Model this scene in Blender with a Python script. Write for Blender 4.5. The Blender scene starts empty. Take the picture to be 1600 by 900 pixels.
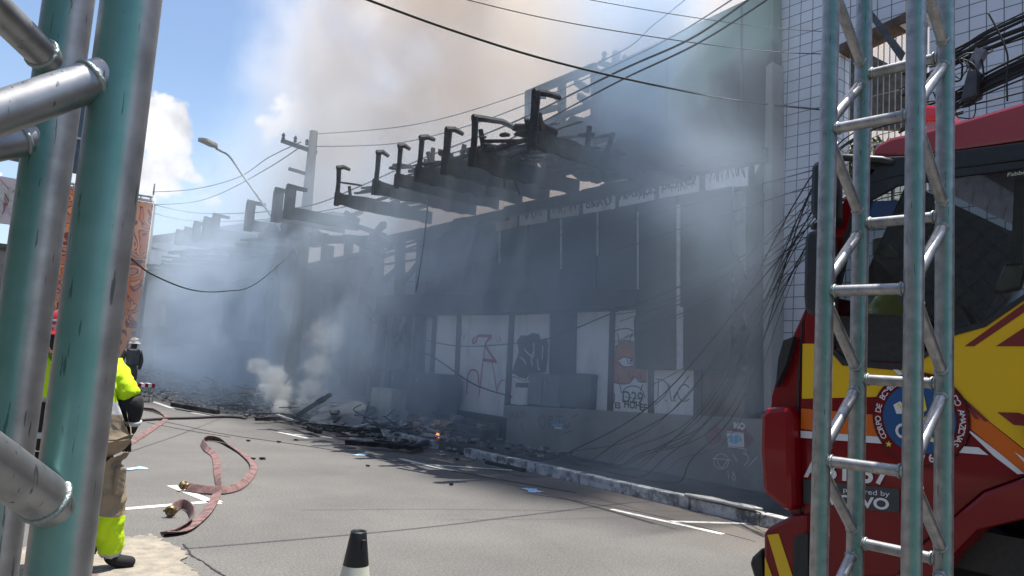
import bpy, bmesh, math, random
from mathutils import Vector, Matrix
random.seed(7)
R = math.radians
SC = bpy.context.scene
COL = SC.collection
# ------------------------------------------------------------------ camera
FPX = 1150.0
CAM = Vector((0, 0, 1.65))
_up = Vector((720, 10700, -1150)).normalized()
_d = Vector((-930, -60, -1150)); _d = (_d - _up * _d.dot(_up)).normalized()
_r = _d.cross(_up)
M3 = Matrix((_r, _d, _up))            # camera space -> world (X across the street, Y along it)
cam = bpy.data.cameras.new("camera"); camo = bpy.data.objects.new("camera", cam); COL.objects.link(camo)
camo.matrix_world = Matrix.Translation(CAM) @ M3.to_4x4()
cam.sensor_width = 36; cam.lens = 36 * FPX / 1600; cam.clip_start = 0.02; cam.clip_end = 3000
SC.camera = camo
# ------------------------------------------------------------------ world, sun, exposure
SUN_EL, SUN_AZ = R(79), R(100)        # azimuth from +Y towards +X
w = bpy.data.worlds.new("World"); SC.world = w; w.use_nodes = True
nt = w.node_tree; nt.nodes.clear(); L = nt.links
def N(t, **k):
    n = nt.nodes.new(t)
    for a, b in k.items(): setattr(n, a, b)
    return n
sky = N('ShaderNodeTexSky', sky_type='NISHITA', sun_disc=False, sun_elevation=SUN_EL, sun_rotation=SUN_AZ, air_density=1.0, dust_density=1.2, ozone_density=1.6)
bg = N('ShaderNodeBackground'); bg.inputs[1].default_value = 0.093
out = N('ShaderNodeOutputWorld')
def ray(u, v): return M3 @ Vector((u - 800, 450 - v, -FPX))
tc = N('ShaderNodeTexCoord')
nz = N('ShaderNodeTexNoise'); nz.inputs['Scale'].default_value = 9; nz.inputs['Detail'].default_value = 7; nz.inputs['Roughness'].default_value = .6
L.new(tc.outputs['Generated'], nz.inputs['Vector'])
vs = N('ShaderNodeVectorMath', operation='SUBTRACT'); vs.inputs[1].default_value = (.5, .5, .5); L.new(nz.outputs['Color'], vs.inputs[0])
vm = N('ShaderNodeVectorMath', operation='SCALE'); vm.inputs['Scale'].default_value = .16; L.new(vs.outputs[0], vm.inputs[0])
va = N('ShaderNodeVectorMath', operation='ADD'); L.new(tc.outputs['Generated'], va.inputs[0]); L.new(vm.outputs[0], va.inputs[1])
cur = None
for (u, v, r) in [(262, 222, .046), (240, 205, .036), (290, 255, .034), (240, 270, .048), (430, 166, .027), (465, 180, .031), (445, 205, .044), (500, 225, .04), (185, 290, .05), (325, 300, .025), (-200, 260, .07), (-330, 300, .08), (1700, 100, .12), (1900, 300, .12)]:
    c = ray(u, v).normalized()
    dn = N('ShaderNodeVectorMath', operation='DISTANCE'); dn.inputs[1].default_value = c; L.new(va.outputs[0], dn.inputs[0])
    dv = N('ShaderNodeMath', operation='DIVIDE'); dv.inputs[1].default_value = r; L.new(dn.outputs['Value'], dv.inputs[0])
    if cur is None: cur = dv.outputs[0]
    else:
        mn = N('ShaderNodeMath', operation='SMOOTH_MIN'); mn.inputs[2].default_value = .35; L.new(cur, mn.inputs[0]); L.new(dv.outputs[0], mn.inputs[1]); cur = mn.outputs[0]
mr = N('ShaderNodeMapRange'); mr.inputs['From Min'].default_value = .74; mr.inputs['From Max'].default_value = .52; L.new(cur, mr.inputs['Value'])
# thin haze low in the sky
sx = N('ShaderNodeSeparateXYZ'); L.new(tc.outputs['Generated'], sx.inputs[0])
hz = N('ShaderNodeMapRange'); hz.inputs['From Min'].default_value = .34; hz.inputs['From Max'].default_value = .0; hz.inputs['To Max'].default_value = .4; L.new(sx.outputs['Z'], hz.inputs['Value'])
shade = N('ShaderNodeMapRange'); shade.inputs['From Min'].default_value = .35; shade.inputs['From Max'].default_value = .62; shade.inputs['To Min'].default_value = 3.7; shade.inputs['To Max'].default_value = 5.6
n2 = N('ShaderNodeTexNoise'); n2.inputs['Scale'].default_value = 22; n2.inputs['Detail'].default_value = 5; L.new(tc.outputs['Generated'], n2.inputs['Vector']); L.new(n2.outputs['Fac'], shade.inputs['Value'])
cc = N('ShaderNodeVectorMath', operation='SCALE'); cc.inputs[0].default_value = (.97, .98, 1.04); L.new(shade.outputs[0], cc.inputs['Scale'])
m1 = N('ShaderNodeMixRGB'); m1.inputs['Color2'].default_value = (3.6, 4.4, 5.4, 1); L.new(hz.outputs[0], m1.inputs['Fac']); L.new(sky.outputs[0], m1.inputs['Color1'])
m2 = N('ShaderNodeMixRGB'); L.new(mr.outputs[0], m2.inputs['Fac']); L.new(m1.outputs[0], m2.inputs['Color1']); L.new(cc.outputs[0], m2.inputs['Color2'])
L.new(m2.outputs[0], bg.inputs[0]); L.new(bg.outputs[0], out.inputs[0])
sl = bpy.data.lights.new("sun", 'SUN'); so = bpy.data.objects.new("sun", sl); COL.objects.link(so)
sl.energy = 4.2; sl.angle = R(.53); sl.color = (1, .955, .89)
sd = Vector((math.sin(SUN_AZ) * math.cos(SUN_EL), math.cos(SUN_AZ) * math.cos(SUN_EL), math.sin(SUN_EL)))
so.rotation_euler = sd.to_track_quat('Z', 'Y').to_euler(); so.location = (0, 0, 60)
SC.view_settings.view_transform = 'Standard'; SC.view_settings.look = 'None'; SC.view_settings.gamma = 1
SC.view_settings.exposure = 1.1
SC.cycles.use_denoising = True; SC.cycles.volume_bounces = 9; SC.cycles.max_bounces = 11; SC.cycles.transparent_max_bounces = 12
SC.cycles.volume_step_rate = .7; SC.cycles.volume_max_steps = 256

# ------------------------------------------------------------------ materials
def mat(name, col, rough=.7, metal=0., var=0., vs=6., col2=None, bump=0., bs=40., stretch=None, fac=(.4, .6), spec=.5, coat=0., emis=None, trans=0., ior=1.45, det=6):
    m = bpy.data.materials.new(name); m.use_nodes = True
    t = m.node_tree; p = t.nodes['Principled BSDF']; lk = t.links
    p.inputs['Roughness'].default_value = rough; p.inputs['Metallic'].default_value = metal
    p.inputs['Specular IOR Level'].default_value = spec; p.inputs['Coat Weight'].default_value = coat
    p.inputs['Coat Roughness'].default_value = .04
    p.inputs['Transmission Weight'].default_value = trans; p.inputs['IOR'].default_value = ior
    p.inputs['Base Color'].default_value = (*col, 1)
    if emis: p.inputs['Emission Color'].default_value = (*emis[:3], 1); p.inputs['Emission Strength'].default_value = emis[3]
    tcn = t.nodes.new('ShaderNodeTexCoord'); mp = t.nodes.new('ShaderNodeMapping'); lk.new(tcn.outputs['Object'], mp.inputs[0])
    if stretch: mp.inputs['Scale'].default_value = stretch
    if col2 or var:
        n = t.nodes.new('ShaderNodeTexNoise'); n.inputs['Scale'].default_value = vs; n.inputs['Detail'].default_value = det; n.inputs['Roughness'].default_value = .62
        lk.new(mp.outputs[0], n.inputs['Vector'])
        r = t.nodes.new('ShaderNodeValToRGB'); r.color_ramp.elements[0].position = fac[0]; r.color_ramp.elements[1].position = fac[1]
        c2 = col2 or tuple(min(1, c * (1 + var)) for c in col); c1 = col if col2 else tuple(c * (1 - var) for c in col)
        r.color_ramp.elements[0].color = (*c1, 1); r.color_ramp.elements[1].color = (*c2, 1)
        lk.new(n.outputs['Fac'], r.inputs[0]); lk.new(r.outputs[0], p.inputs['Base Color'])
    if bump:
        n = t.nodes.new('ShaderNodeTexNoise'); n.inputs['Scale'].default_value = bs; n.inputs['Detail'].default_value = 4
        lk.new(mp.outputs[0], n.inputs['Vector'])
        b = t.nodes.new('ShaderNodeBump'); b.inputs['Strength'].default_value = bump; b.inputs['Distance'].default_value = .02
        lk.new(n.outputs['Fac'], b.inputs['Height']); lk.new(b.outputs[0], p.inputs['Normal'])
    return m
def brickmat(name, c1, c2, mortar, bw, bh, ms, rough=.4, off=0., rot=(R(90), 0, R(90)), soot=None, spec=.5):
    m = bpy.data.materials.new(name); m.use_nodes = True
    t = m.node_tree; p = t.nodes['Principled BSDF']; lk = t.links; p.inputs['Roughness'].default_value = rough; p.inputs['Specular IOR Level'].default_value = spec
    tcn = t.nodes.new('ShaderNodeNewGeometry'); sp = t.nodes.new('ShaderNodeSeparateXYZ'); cb = t.nodes.new('ShaderNodeCombineXYZ')
    lk.new(tcn.outputs['Position'], sp.inputs[0]); lk.new(sp.outputs['Y'], cb.inputs['X']); lk.new(sp.outputs['Z'], cb.inputs['Y'])
    b = t.nodes.new('ShaderNodeTexBrick'); b.offset = off; b.inputs['Scale'].default_value = 1
    b.inputs['Color1'].default_value = (*c1, 1); b.inputs['Color2'].default_value = (*c2, 1); b.inputs['Mortar'].default_value = (*mortar, 1)
    b.inputs['Brick Width'].default_value = bw; b.inputs['Row Height'].default_value = bh; b.inputs['Mortar Size'].default_value = ms; b.inputs['Mortar Smooth'].default_value = .2
    lk.new(cb.outputs[0], b.inputs['Vector'])
    n = t.nodes.new('ShaderNodeTexNoise'); n.inputs['Scale'].default_value = 1.3; n.inputs['Detail'].default_value = 8; lk.new(tcn.outputs['Position'], n.inputs['Vector'])
    mx = t.nodes.new('ShaderNodeMixRGB'); mx.blend_type = 'MULTIPLY'; mx.inputs['Fac'].default_value = .35
    rp = t.nodes.new('ShaderNodeValToRGB'); rp.color_ramp.elements[0].position = .3; rp.color_ramp.elements[0].color = (.55, .52, .5, 1); rp.color_ramp.elements[1].position = .6
    lk.new(n.outputs['Fac'], rp.inputs[0]); lk.new(b.outputs['Color'], mx.inputs['Color1']); lk.new(rp.outputs[0], mx.inputs['Color2']); lk.new(mx.outputs[0], p.inputs['Base Color'])
    bp = t.nodes.new('ShaderNodeBump'); bp.inputs['Strength'].default_value = .4; bp.inputs['Distance'].default_value = .01; bp.invert = True
    lk.new(b.outputs['Fac'], bp.inputs['Height']); lk.new(bp.outputs[0], p.inputs['Normal'])
    return m
CH = mat('charred timber', (.010, .009, .009), .85, col2=(.06, .055, .05), vs=5, fac=(.48, .8), bump=.7, bs=30)
CHW = mat('charred wall', (.012, .012, .013), .9, col2=(.055, .052, .05), vs=1.6, fac=(.42, .75), bump=.4, bs=14)
BOARD = mat('scorched board', (.012, .012, .014), .75, col2=(.035, .034, .036), vs=2.5, fac=(.4, .7), bump=.2, stretch=(1, 1, .25))
WHB = mat('white panel', (.68, .67, .65), .6, col2=(.30, .29, .27), vs=2.6, fac=(.48, .85), stretch=(1, 1, .4), bump=.1)
WHB2 = mat('sooty white panel', (.42, .41, .39), .65, col2=(.12, .115, .11), vs=2.2, fac=(.5, .75), bump=.1)
TANP = mat('tan board', (.42, .30, .22), .7, col2=(.2, .14, .11), vs=3, fac=(.4, .7))
REDB = mat('reddish board', (.07, .04, .03), .7, col2=(.13, .075, .05), vs=3, fac=(.4, .65), stretch=(1, 1, .35))
CONC = mat('concrete', (.24, .235, .215), .9, col2=(.13, .125, .11), vs=1.4, fac=(.35, .75), bump=.35, bs=60, stretch=(1, 1, .45))
CONCL = mat('pale concrete', (.42, .41, .39), .85, col2=(.28, .27, .25), vs=3, fac=(.4, .7), bump=.3, bs=50)
GREY = mat('grey steel', (.16, .165, .17), .5, metal=.2, var=.2)
DGREY = mat('dark grey paint', (.05, .055, .06), .55, var=.25)
MULL = mat('mullion', (.03, .03, .032), .6)
STRIP = mat('light trim', (.35, .35, .34), .6, var=.15)
POLE = mat('pole concrete', (.14, .135, .13), .9, col2=(.07, .065, .06), vs=4, fac=(.35, .75), bump=.4, bs=40, stretch=(1, 1, .2))
WIRE = mat('cable sheath', (.012, .012, .012), .6)
RUST = mat('rust metal', (.10, .065, .05), .8, var=.3)
INK = mat('black spray paint', (.015, .015, .018), .8)
INKR = mat('red spray paint', (.35, .04, .05), .8)
INKW = mat('white spray paint', (.6, .6, .58), .8)
INKG = mat('dark green spray paint', (.02, .035, .03), .8)
INKO = mat('orange spray paint', (.34, .15, .08), .8, var=.2)
INKM = mat('maroon spray paint', (.13, .04, .05), .85, col2=(.2, .08, .09), vs=8)
INKB = mat('blue spray paint', (.12, .35, .55), .7)
WINK = mat('road paint', (.62, .61, .56), .8, col2=(.24, .235, .22), vs=9, fac=(.5, .72), bump=.2)
BLUEP = mat('blue road paint', (.12, .32, .62), .8, col2=(.5, .6, .7), vs=14)
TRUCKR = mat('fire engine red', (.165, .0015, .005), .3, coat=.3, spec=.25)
TRUCKR2 = mat('fire engine bright red', (.20, .002, .006), .32, coat=.3, spec=.25)
TRUCKY = mat('livery yellow', (.68, .42, .004), .35, coat=.3)
TRUCKO = mat('livery orange', (.56, .11, .003), .35, coat=.3)
TRUCKW = mat('livery white', (.62, .63, .64), .35, coat=.6)
TRUCKD = mat('livery dark red', (.16, .002, .006), .3, coat=1.)
PLAST = mat('black plastic', (.018, .02, .022), .45, var=.2, vs=40)
PLATE = mat('grey plate', (.04, .045, .05), .4)
RUBB = mat('rubber', (.015, .015, .015), .85, bump=.3)
REDL = mat('red lens', (.55, .006, .01), .15, coat=1.)
CLOTH = mat('dark seat cloth', (.02, .025, .035), .9)
HVY = mat('hi-vis yellow fabric', (.55, .80, .01), .8, bump=.5, bs=14, var=.08, vs=9)
REFL = mat('reflective tape', (.42, .44, .44), .45, bump=.3, bs=14)
KHAKI = mat('khaki fabric', (.30, .24, .16), .9, bump=.7, bs=11, var=.12, vs=6)
BLKF = mat('black fabric', (.012, .012, .014), .85, bump=.5, bs=12)
SKIN = mat('skin', (.32, .17, .11), .6)
HELM = mat('red helmet', (.35, .02, .02), .35, coat=.5)
HOSE = mat('pinkish hose jacket', (.21, .125, .115), .9, col2=(.10, .06, .06), vs=9, bump=.12, bs=60)
HOSED = mat('dark hose inside', (.03, .025, .03), .8)
BRASS = mat('brass', (.24, .17, .09), .5, metal=.9, var=.2)
CONEB = mat('black cone plastic', (.012, .014, .018), .5)
CONEW = mat('off white cone sleeve', (.55, .56, .46), .55, var=.06)
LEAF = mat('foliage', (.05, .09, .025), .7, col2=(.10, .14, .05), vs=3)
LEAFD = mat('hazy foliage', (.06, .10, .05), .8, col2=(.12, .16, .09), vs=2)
BARK = mat('bark', (.10, .07, .05), .9)
NAVY = mat('slate panel', (.045, .075, .10), .6, var=.1)
YHEL = mat('yellow helmet', (.75, .72, .02), .3, coat=.5)
LGT = mat('pale panel', (.45, .55, .60), .5)
FLAME = mat('flame', (1, .3, .05), .5, emis=(1, .2, .04, 1.6))
ASH = mat('ash', (.35, .34, .32), .95, col2=(.12, .11, .1), vs=14)

def glassmat(name, tint, alpha):
    m = bpy.data.materials.new(name); m.use_nodes = True; t = m.node_tree; t.nodes.clear()
    o = t.nodes.new('ShaderNodeOutputMaterial'); a = t.nodes.new('ShaderNodeBsdfTransparent'); g = t.nodes.new('ShaderNodeBsdfGlossy'); mx = t.nodes.new('ShaderNodeMixShader'); f = t.nodes.new('ShaderNodeFresnel')
    a.inputs[0].default_value = (*tint, 1); g.inputs['Roughness'].default_value = .02; f.inputs[0].default_value = 1.5
    t.links.new(f.outputs[0], mx.inputs[0]); t.links.new(a.outputs[0], mx.inputs[1]); t.links.new(g.outputs[0], mx.inputs[2]); t.links.new(mx.outputs[0], o.inputs[0])
    return m
CLEAR = glassmat('clear screen glass', (.85, .9, .9), 1)
GLASS = glassmat('tinted cab glass', (.62, .67, .68), 1)

# ------------------------------------------------------------------ mesh helpers
class MB:
    def __init__(s): s.v = []; s.f = []; s.mi = []; s.smooth = []
    def add(s, vs, fs, mi=0, sm=False):
        b = len(s.v); s.v += [Vector(p) for p in vs]
        for f in fs: s.f.append([b + i for i in f]); s.mi.append(mi); s.smooth.append(sm)
    def box(s, a, b, mi=0):
        x0, y0, z0 = a; x1, y1, z1 = b
        s.add([(x0, y0, z0), (x1, y0, z0), (x1, y1, z0), (x0, y1, z0), (x0, y0, z1), (x1, y0, z1), (x1, y1, z1), (x0, y1, z1)],
              [(0, 3, 2, 1), (4, 5, 6, 7), (0, 1, 5, 4), (1, 2, 6, 5), (2, 3, 7, 6), (3, 0, 4, 7)], mi)
    def beam(s, p, q, wd, h, mi=0, taper=1., side=None):
        p = Vector(p); q = Vector(q); d = (q - p).normalized()
        u = side or (Vector((0, 0, 1)) if abs(d.z) < .9 else Vector((1, 0, 0)))
        a = d.cross(u).normalized(); b = a.cross(d).normalized()
        vs = []
        for c, k in ((p, 1), (q, taper)):
            for sa, sb in ((-1, -1), (1, -1), (1, 1), (-1, 1)): vs.append(c + a * sa * wd / 2 * k + b * sb * h / 2 * k)
        s.add(vs, [(0, 3, 2, 1), (4, 5, 6, 7), (0, 1, 5, 4), (1, 2, 6, 5), (2, 3, 7, 6), (3, 0, 4, 7)], mi)
    def tube(s, pts, r, seg=10, mi=0, caps=True, sm=True, rs=None):
        pts = [Vector(p) for p in pts]; n = len(pts); vs = []; prev = None
        for i, p in enumerate(pts):
            d = (pts[min(i + 1, n - 1)] - pts[max(i - 1, 0)]).normalized()
            if prev is None: a = d.cross(Vector((0, 0, 1)) if abs(d.z) < .9 else Vector((1, 0, 0))).normalized()
            else: a = (prev - d * prev.dot(d)).normalized()
            prev = a; b = d.cross(a); rr = rs[i] if rs else r
            for k in range(seg):
                t = 2 * math.pi * k / seg; vs.append(p + (a * math.cos(t) + b * math.sin(t)) * rr)
        fs = []
        for i in range(n - 1):
            for k in range(seg):
                k2 = (k + 1) % seg; fs.append((i * seg + k, i * seg + k2, (i + 1) * seg + k2, (i + 1) * seg + k))
        s.add(vs, fs, mi, sm)
        if caps:
            b = len(s.v) - len(vs)
            s.f.append([b + k for k in range(seg)][::-1]); s.mi.append(mi); s.smooth.append(False)
            s.f.append([b + (n - 1) * seg + k for k in range(seg)]); s.mi.append(mi); s.smooth.append(False)
    def prism(s, poly, ext, mi=0):
        poly = [Vector(p) for p in poly]; e = Vector(ext); n = len(poly)
        s.add(poly + [p + e for p in poly], [tuple(range(n)), tuple(range(2 * n - 1, n - 1, -1))] + [(i, i + n, (i + 1) % n + n, (i + 1) % n) for i in range(n)], mi)
    def sheet(s, poly, mi=0): s.add(poly, [tuple(range(len(poly)))], mi)
    def lathe(s, c, prof, seg=24, mi=0, axis=(0, 0, 1), mis=None):
        c = Vector(c); q = Vector((0, 0, 1)).rotation_difference(Vector(axis)); vs = []
        for r, h in prof:
            for k in range(seg):
                t = 2 * math.pi * k / seg; vs.append(c + q @ Vector((r * math.cos(t), r * math.sin(t), h)))
        b = len(s.v); s.v += vs
        for i in range(len(prof) - 1):
            for k in range(seg):
                k2 = (k + 1) % seg; s.f.append([b + i * seg + k, b + i * seg + k2, b + (i + 1) * seg + k2, b + (i + 1) * seg + k]); s.mi.append(mis[i] if mis else mi); s.smooth.append(True)
    def build(s, name, m, parent=None, bevel=0, fix=True):
        off = Vector((0, 0, 0)); q = parent
        while q: off += q.location; q = q.parent
        if parent is None:
            xs = [v.x for v in s.v]; ys = [v.y for v in s.v]; zs = [v.z for v in s.v]
            off = Vector(((min(xs) + max(xs)) / 2, (min(ys) + max(ys)) / 2, min(zs)))
        me = bpy.data.meshes.new(name); me.from_pydata([v - off for v in s.v], [], s.f)
        for x in (m if isinstance(m, (list, tuple)) else [m]): me.materials.append(x)
        me.polygons.foreach_set('material_index', s.mi); me.polygons.foreach_set('use_smooth', s.smooth); me.update()
        if fix:
            bm = bmesh.new(); bm.from_mesh(me); bmesh.ops.recalc_face_normals(bm, faces=bm.faces); bm.to_mesh(me); bm.free()
        o = bpy.data.objects.new(name, me); COL.objects.link(o)
        if parent: o.parent = parent
        else: o.location = off
        if bevel:
            b = o.modifiers.new('bevel', 'BEVEL'); b.width = bevel; b.segments = 2; b.limit_method = 'ANGLE'; b.angle_limit = R(40)
        return o
def tag(o, label=None, cat=None, group=None, kind=None):
    if label: o['label'] = label
    if cat: o['category'] = cat
    if group: o['group'] = group
    if kind: o['kind'] = kind
    return o
def empty(name, loc, label=None, cat=None, group=None):
    o = bpy.data.objects.new(name, None); COL.objects.link(o); o.location = loc; o.empty_display_size = .2
    return tag(o, label, cat, group)
# a photo direction met with a real plane of the place
def ux(u, v, X): q = ray(u, v); return CAM + q * (X / q.x)
def uy(u, v, Y): q = ray(u, v); return CAM + q * (Y / q.y)
def uz(u, v, Z=0.): q = ray(u, v); return CAM + q * ((Z - CAM.z) / q.z)
def ud(u, v, D): return CAM + ray(u, v) * (D / FPX)
def onx(pts, X): return [ux(u, v, X) for u, v in pts]
def pan(pts, X, t=.03): m = MB(); m.prism(onx(pts, X), (t, 0, 0)); return m
def addpan(m, pts, X, t=.03, mi=0): m.prism(onx(pts, X), (t, 0, 0), mi)
def stroke(m, pts, X, wpx, mi=0, smooth=True):
    """a painted line on the plane x = X, in the plane of the wall"""
    P = [ux(u, v, X) for u, v in pts]
    if smooth and len(P) > 2:
        Q = []
        for i in range(len(P) - 1):
            a = P[max(i - 1, 0)]; b = P[i]; c = P[i + 1]; d = P[min(i + 2, len(P) - 1)]
            for k in range(5):
                t = k / 5; Q.append(.5 * ((2 * b) + (c - a) * t + (2 * a - 5 * b + 4 * c - d) * t * t + (3 * b - a - 3 * c + d) * t ** 3))
        P = Q + [P[-1]]
    wd = wpx * abs(X / ray(*pts[0]).x) * .5
    L_, R_ = [], []
    for i, p in enumerate(P):
        d = (P[min(i + 1, len(P) - 1)] - P[max(i - 1, 0)]); d = Vector((0, d.y, d.z))
        if d.length < 1e-6: d = Vector((0, 1, 0))
        d.normalize(); nrm = Vector((0, -d.z, d.y)); L_.append(p + nrm * wd); R_.append(p - nrm * wd)
    n = len(P)
    m.add(L_ + R_, [(i, i + 1, n + i + 1, n + i) for i in range(n - 1)], mi)
def text_mesh(m, s, origin, xdir, ydir, size, mi=0, ext=.002, bold=.0, squash=1.):
    c = bpy.data.curves.new('t', 'FONT'); c.body = s; c.size = size; c.align_x = 'CENTER'; c.align_y = 'CENTER'; c.offset = bold; c.extrude = ext
    o = bpy.data.objects.new('t', c); COL.objects.link(o); bpy.context.view_layer.update()
    me = bpy.data.meshes.new_from_object(o.evaluated_get(bpy.context.evaluated_depsgraph_get()))
    X = Vector(xdir).normalized(); Y = Vector(ydir).normalized(); Z = X.cross(Y)
    m.add([Vector(origin) + X * v.co.x * squash + Y * v.co.y + Z * v.co.z for v in me.vertices], [tuple(p.vertices) for p in me.polygons], mi)
    bpy.data.objects.remove(o); bpy.data.curves.remove(c); bpy.data.meshes.remove(me)
def fit_text(m, s, box, X, mi=0, ext=.001, bold=.0):
    """text on the plane x = X filling the photo box (u0, v0 at mid left .. u1, v1)"""
    t = MB(); text_mesh(t, s, (0, 0, 0), (1, 0, 0), (0, 1, 0), 1., bold=bold, ext=0)
    xs = [v.x for v in t.v]; ys = [v.y for v in t.v]; w_ = max(xs) - min(xs); h_ = max(ys) - min(ys)
    (u0, v0, u1, v1, u2, v2) = box                       # top left, bottom left, top right
    A = ux(u0, v0, X); B = ux(u1, v1, X); C_ = ux(u2, v2, X)
    Z = Vector((-1, 0, 0)) * ext
    m.add([A + (C_ - A) * ((v.x - min(xs)) / w_) + (B - A) * ((max(ys) - v.y) / h_) + Z * (1 if v.z >= 0 else 0) for v in t.v], t.f, mi)
def catmull(P, k=8):
    P = [Vector(p) for p in P]; Q = []
    for i in range(len(P) - 1):
        a = P[max(i - 1, 0)]; b = P[i]; c = P[i + 1]; d = P[min(i + 2, len(P) - 1)]
        for j in range(k):
            t = j / k; Q.append(.5 * ((2 * b) + (c - a) * t + (2 * a - 5 * b + 4 * c - d) * t * t + (3 * b - a - 3 * c + d) * t ** 3))
    return Q + [P[-1]]

FX = 9.45     # plane of the low wall and the upper facade
PX = 9.68     # plane of the boarded shop front
TX = 9.75     # plane of the tiled building
KX = 7.90     # kerb face
# ------------------------------------------------------------------ ground
def roadmat():
    m = mat('asphalt', (.095, .092, .088), .9, col2=(.145, .14, .133), vs=.55, fac=(.3, .75), bump=.35, bs=160)
    t = m.node_tree; p = t.nodes['Principled BSDF']; lk = t.links
    src = p.inputs['Base Color'].links[0].from_socket
    n = t.nodes.new('ShaderNodeTexNoise'); n.inputs['Scale'].default_value = 48; n.inputs['Detail'].default_value = 8; n.inputs['Roughness'].default_value = .8
    g = t.nodes.new('ShaderNodeNewGeometry'); lk.new(g.outputs['Position'], n.inputs['Vector'])
    rp = t.nodes.new('ShaderNodeValToRGB'); rp.color_ramp.elements[0].position = .35; rp.color_ramp.elements[0].color = (.5, .5, .5, 1); rp.color_ramp.elements[1].position = .68; rp.color_ramp.elements[1].color = (1.6, 1.58, 1.54, 1)
    lk.new(n.outputs['Fac'], rp.inputs[0])
    mx = t.nodes.new('ShaderNodeMixRGB'); mx.blend_type = 'MULTIPLY'; mx.inputs['Fac'].default_value = 1
    lk.new(src, mx.inputs['Color1']); lk.new(rp.outputs[0], mx.inputs['Color2'])
    # tar seams and cracks
    v = t.nodes.new('ShaderNodeTexVoronoi'); v.feature = 'DISTANCE_TO_EDGE'; v.inputs['Scale'].default_value = .2
    nn = t.nodes.new('ShaderNodeTexNoise'); nn.inputs['Scale'].default_value = 1.8; nn.inputs['Detail'].default_value = 6; lk.new(g.outputs['Position'], nn.inputs['Vector'])
    ad = t.nodes.new('ShaderNodeVectorMath'); ad.operation = 'MULTIPLY_ADD'; ad.inputs[1].default_value = (.9, .9, .9); lk.new(nn.outputs['Color'], ad.inputs[0]); lk.new(g.outputs['Position'], ad.inputs[2]); lk.new(ad.outputs[0], v.inputs['Vector'])
    mr_ = t.nodes.new('ShaderNodeMapRange'); mr_.inputs['From Min'].default_value = .002; mr_.inputs['From Max'].default_value = .008; mr_.inputs['To Min'].default_value = .93; lk.new(v.outputs['Distance'], mr_.inputs['Value'])
    mx2 = t.nodes.new('ShaderNodeMixRGB'); mx2.blend_type = 'MULTIPLY'; mx2.inputs['Fac'].default_value = 1; lk.new(mx.outputs[0], mx2.inputs['Color1']); lk.new(mr_.outputs[0], mx2.inputs['Color2'])
    # brown band towards the kerb: the smoke's shadow put into the road colour
    sp = t.nodes.new('ShaderNodeSeparateXYZ'); lk.new(g.outputs['Position'], sp.inputs[0])
    m3 = t.nodes.new('ShaderNodeMapRange'); m3.inputs['From Min'].default_value = 6.1; m3.inputs['From Max'].default_value = 7.6; m3.inputs['To Max'].default_value = .75; lk.new(sp.outputs['X'], m3.inputs['Value'])
    mu = t.nodes.new('ShaderNodeMath'); mu.operation = 'MULTIPLY'; lk.new(m3.outputs[0], mu.inputs[0]); lk.new(nn.outputs['Fac'], mu.inputs[1])
    mx3 = t.nodes.new('ShaderNodeMixRGB'); mx3.inputs['Color2'].default_value = (.12, .085, .06, 1); lk.new(mu.outputs[0], mx3.inputs['Fac']); lk.new(mx2.outputs[0], mx3.inputs['Color1'])
    lk.new(mx3.outputs[0], p.inputs['Base Color'])
    return m
g = MB(); g.sheet([(-700, -700, -.02), (700, -700, -.02), (700, 900, -.02), (-700, 900, -.02)])
tag(g.build('ground', mat('dusty ground', (.22, .19, .15), .95, var=.15, vs=1), fix=False), kind='structure')
g = MB(); g.sheet([(-6.5, -40, 0), (KX, -40, 0), (KX, 120, 0), (-6.5, 120, 0)])
tag(g.build('road', roadmat(), fix=False), kind='structure')
g = MB(); g.box((KX + .16, -40, -.01), (FX + .6, 46, .14))
tag(g.build('pavement', mat('sooty paving', (.075, .075, .075), .8, col2=(.035, .036, .038), vs=1.8, fac=(.35, .65), bump=.3, bs=50)), kind='structure')
KERB = mat('worn painted kerb', (.50, .50, .49), .85, col2=(.10, .10, .10), vs=6.5, fac=(.42, .62), bump=.5, bs=30)
kb = MB(); y = -20.
while y < 46:
    l = .98; j = random.uniform(-.006, .006)
    if not (10.4 < y < 11.3): kb.box((KX + j, y, -.01), (KX + .16, y + l - .012, .15 + random.uniform(-.006, .006)))
    y += 1.
tag(kb.build('kerb', KERB, bevel=.012), kind='structure')
# broken pale slab of kerb lying on its bed, near the fire engine
k = MB(); L1 = [(7.88, 6.05), (7.86, 5.8), (7.89, 5.5), (7.86, 5.3), (7.87, 5.05)]; L2 = [(7.98, 4.98), (8.05, 5.2), (8.0, 5.45), (8.08, 5.75), (8.02, 5.9), (7.96, 6.1)]
k.prism([(x, y, .158 + (6.05 - y) * .01) for x, y in L1 + L2], (0, 0, .03)); tag(k.build('kerb_slab', CONCL, bevel=.008), 'broken pale kerb slab lying loose on the kerb beside the fire engine', 'kerb slab')
# sandy broken patch in the near left corner
SAND = mat('sandy broken concrete', (.30, .265, .21), .95, col2=(.17, .155, .13), vs=7, fac=(.35, .68), bump=.8, bs=35)
pts = [(-60, 880), (60, 850), (150, 838), (195, 842), (235, 836), (262, 850), (290, 862), (285, 880), (310, 900), (330, 930), (-200, 980)]
pp = [uz(u, v, .006) for u, v in pts]; p2_ = []
for i_ in range(len(pp)):
    a_, b_ = pp[i_], pp[(i_ + 1) % len(pp)]
    for k_ in range(9): q_ = a_.lerp(b_, k_ / 9); p2_.append((q_.x + random.uniform(-.03, .03), q_.y + random.uniform(-.04, .04), .004))
g = MB(); g.prism(p2_, (0, 0, .010)); tag(g.build('verge', SAND), kind='structure')
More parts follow.
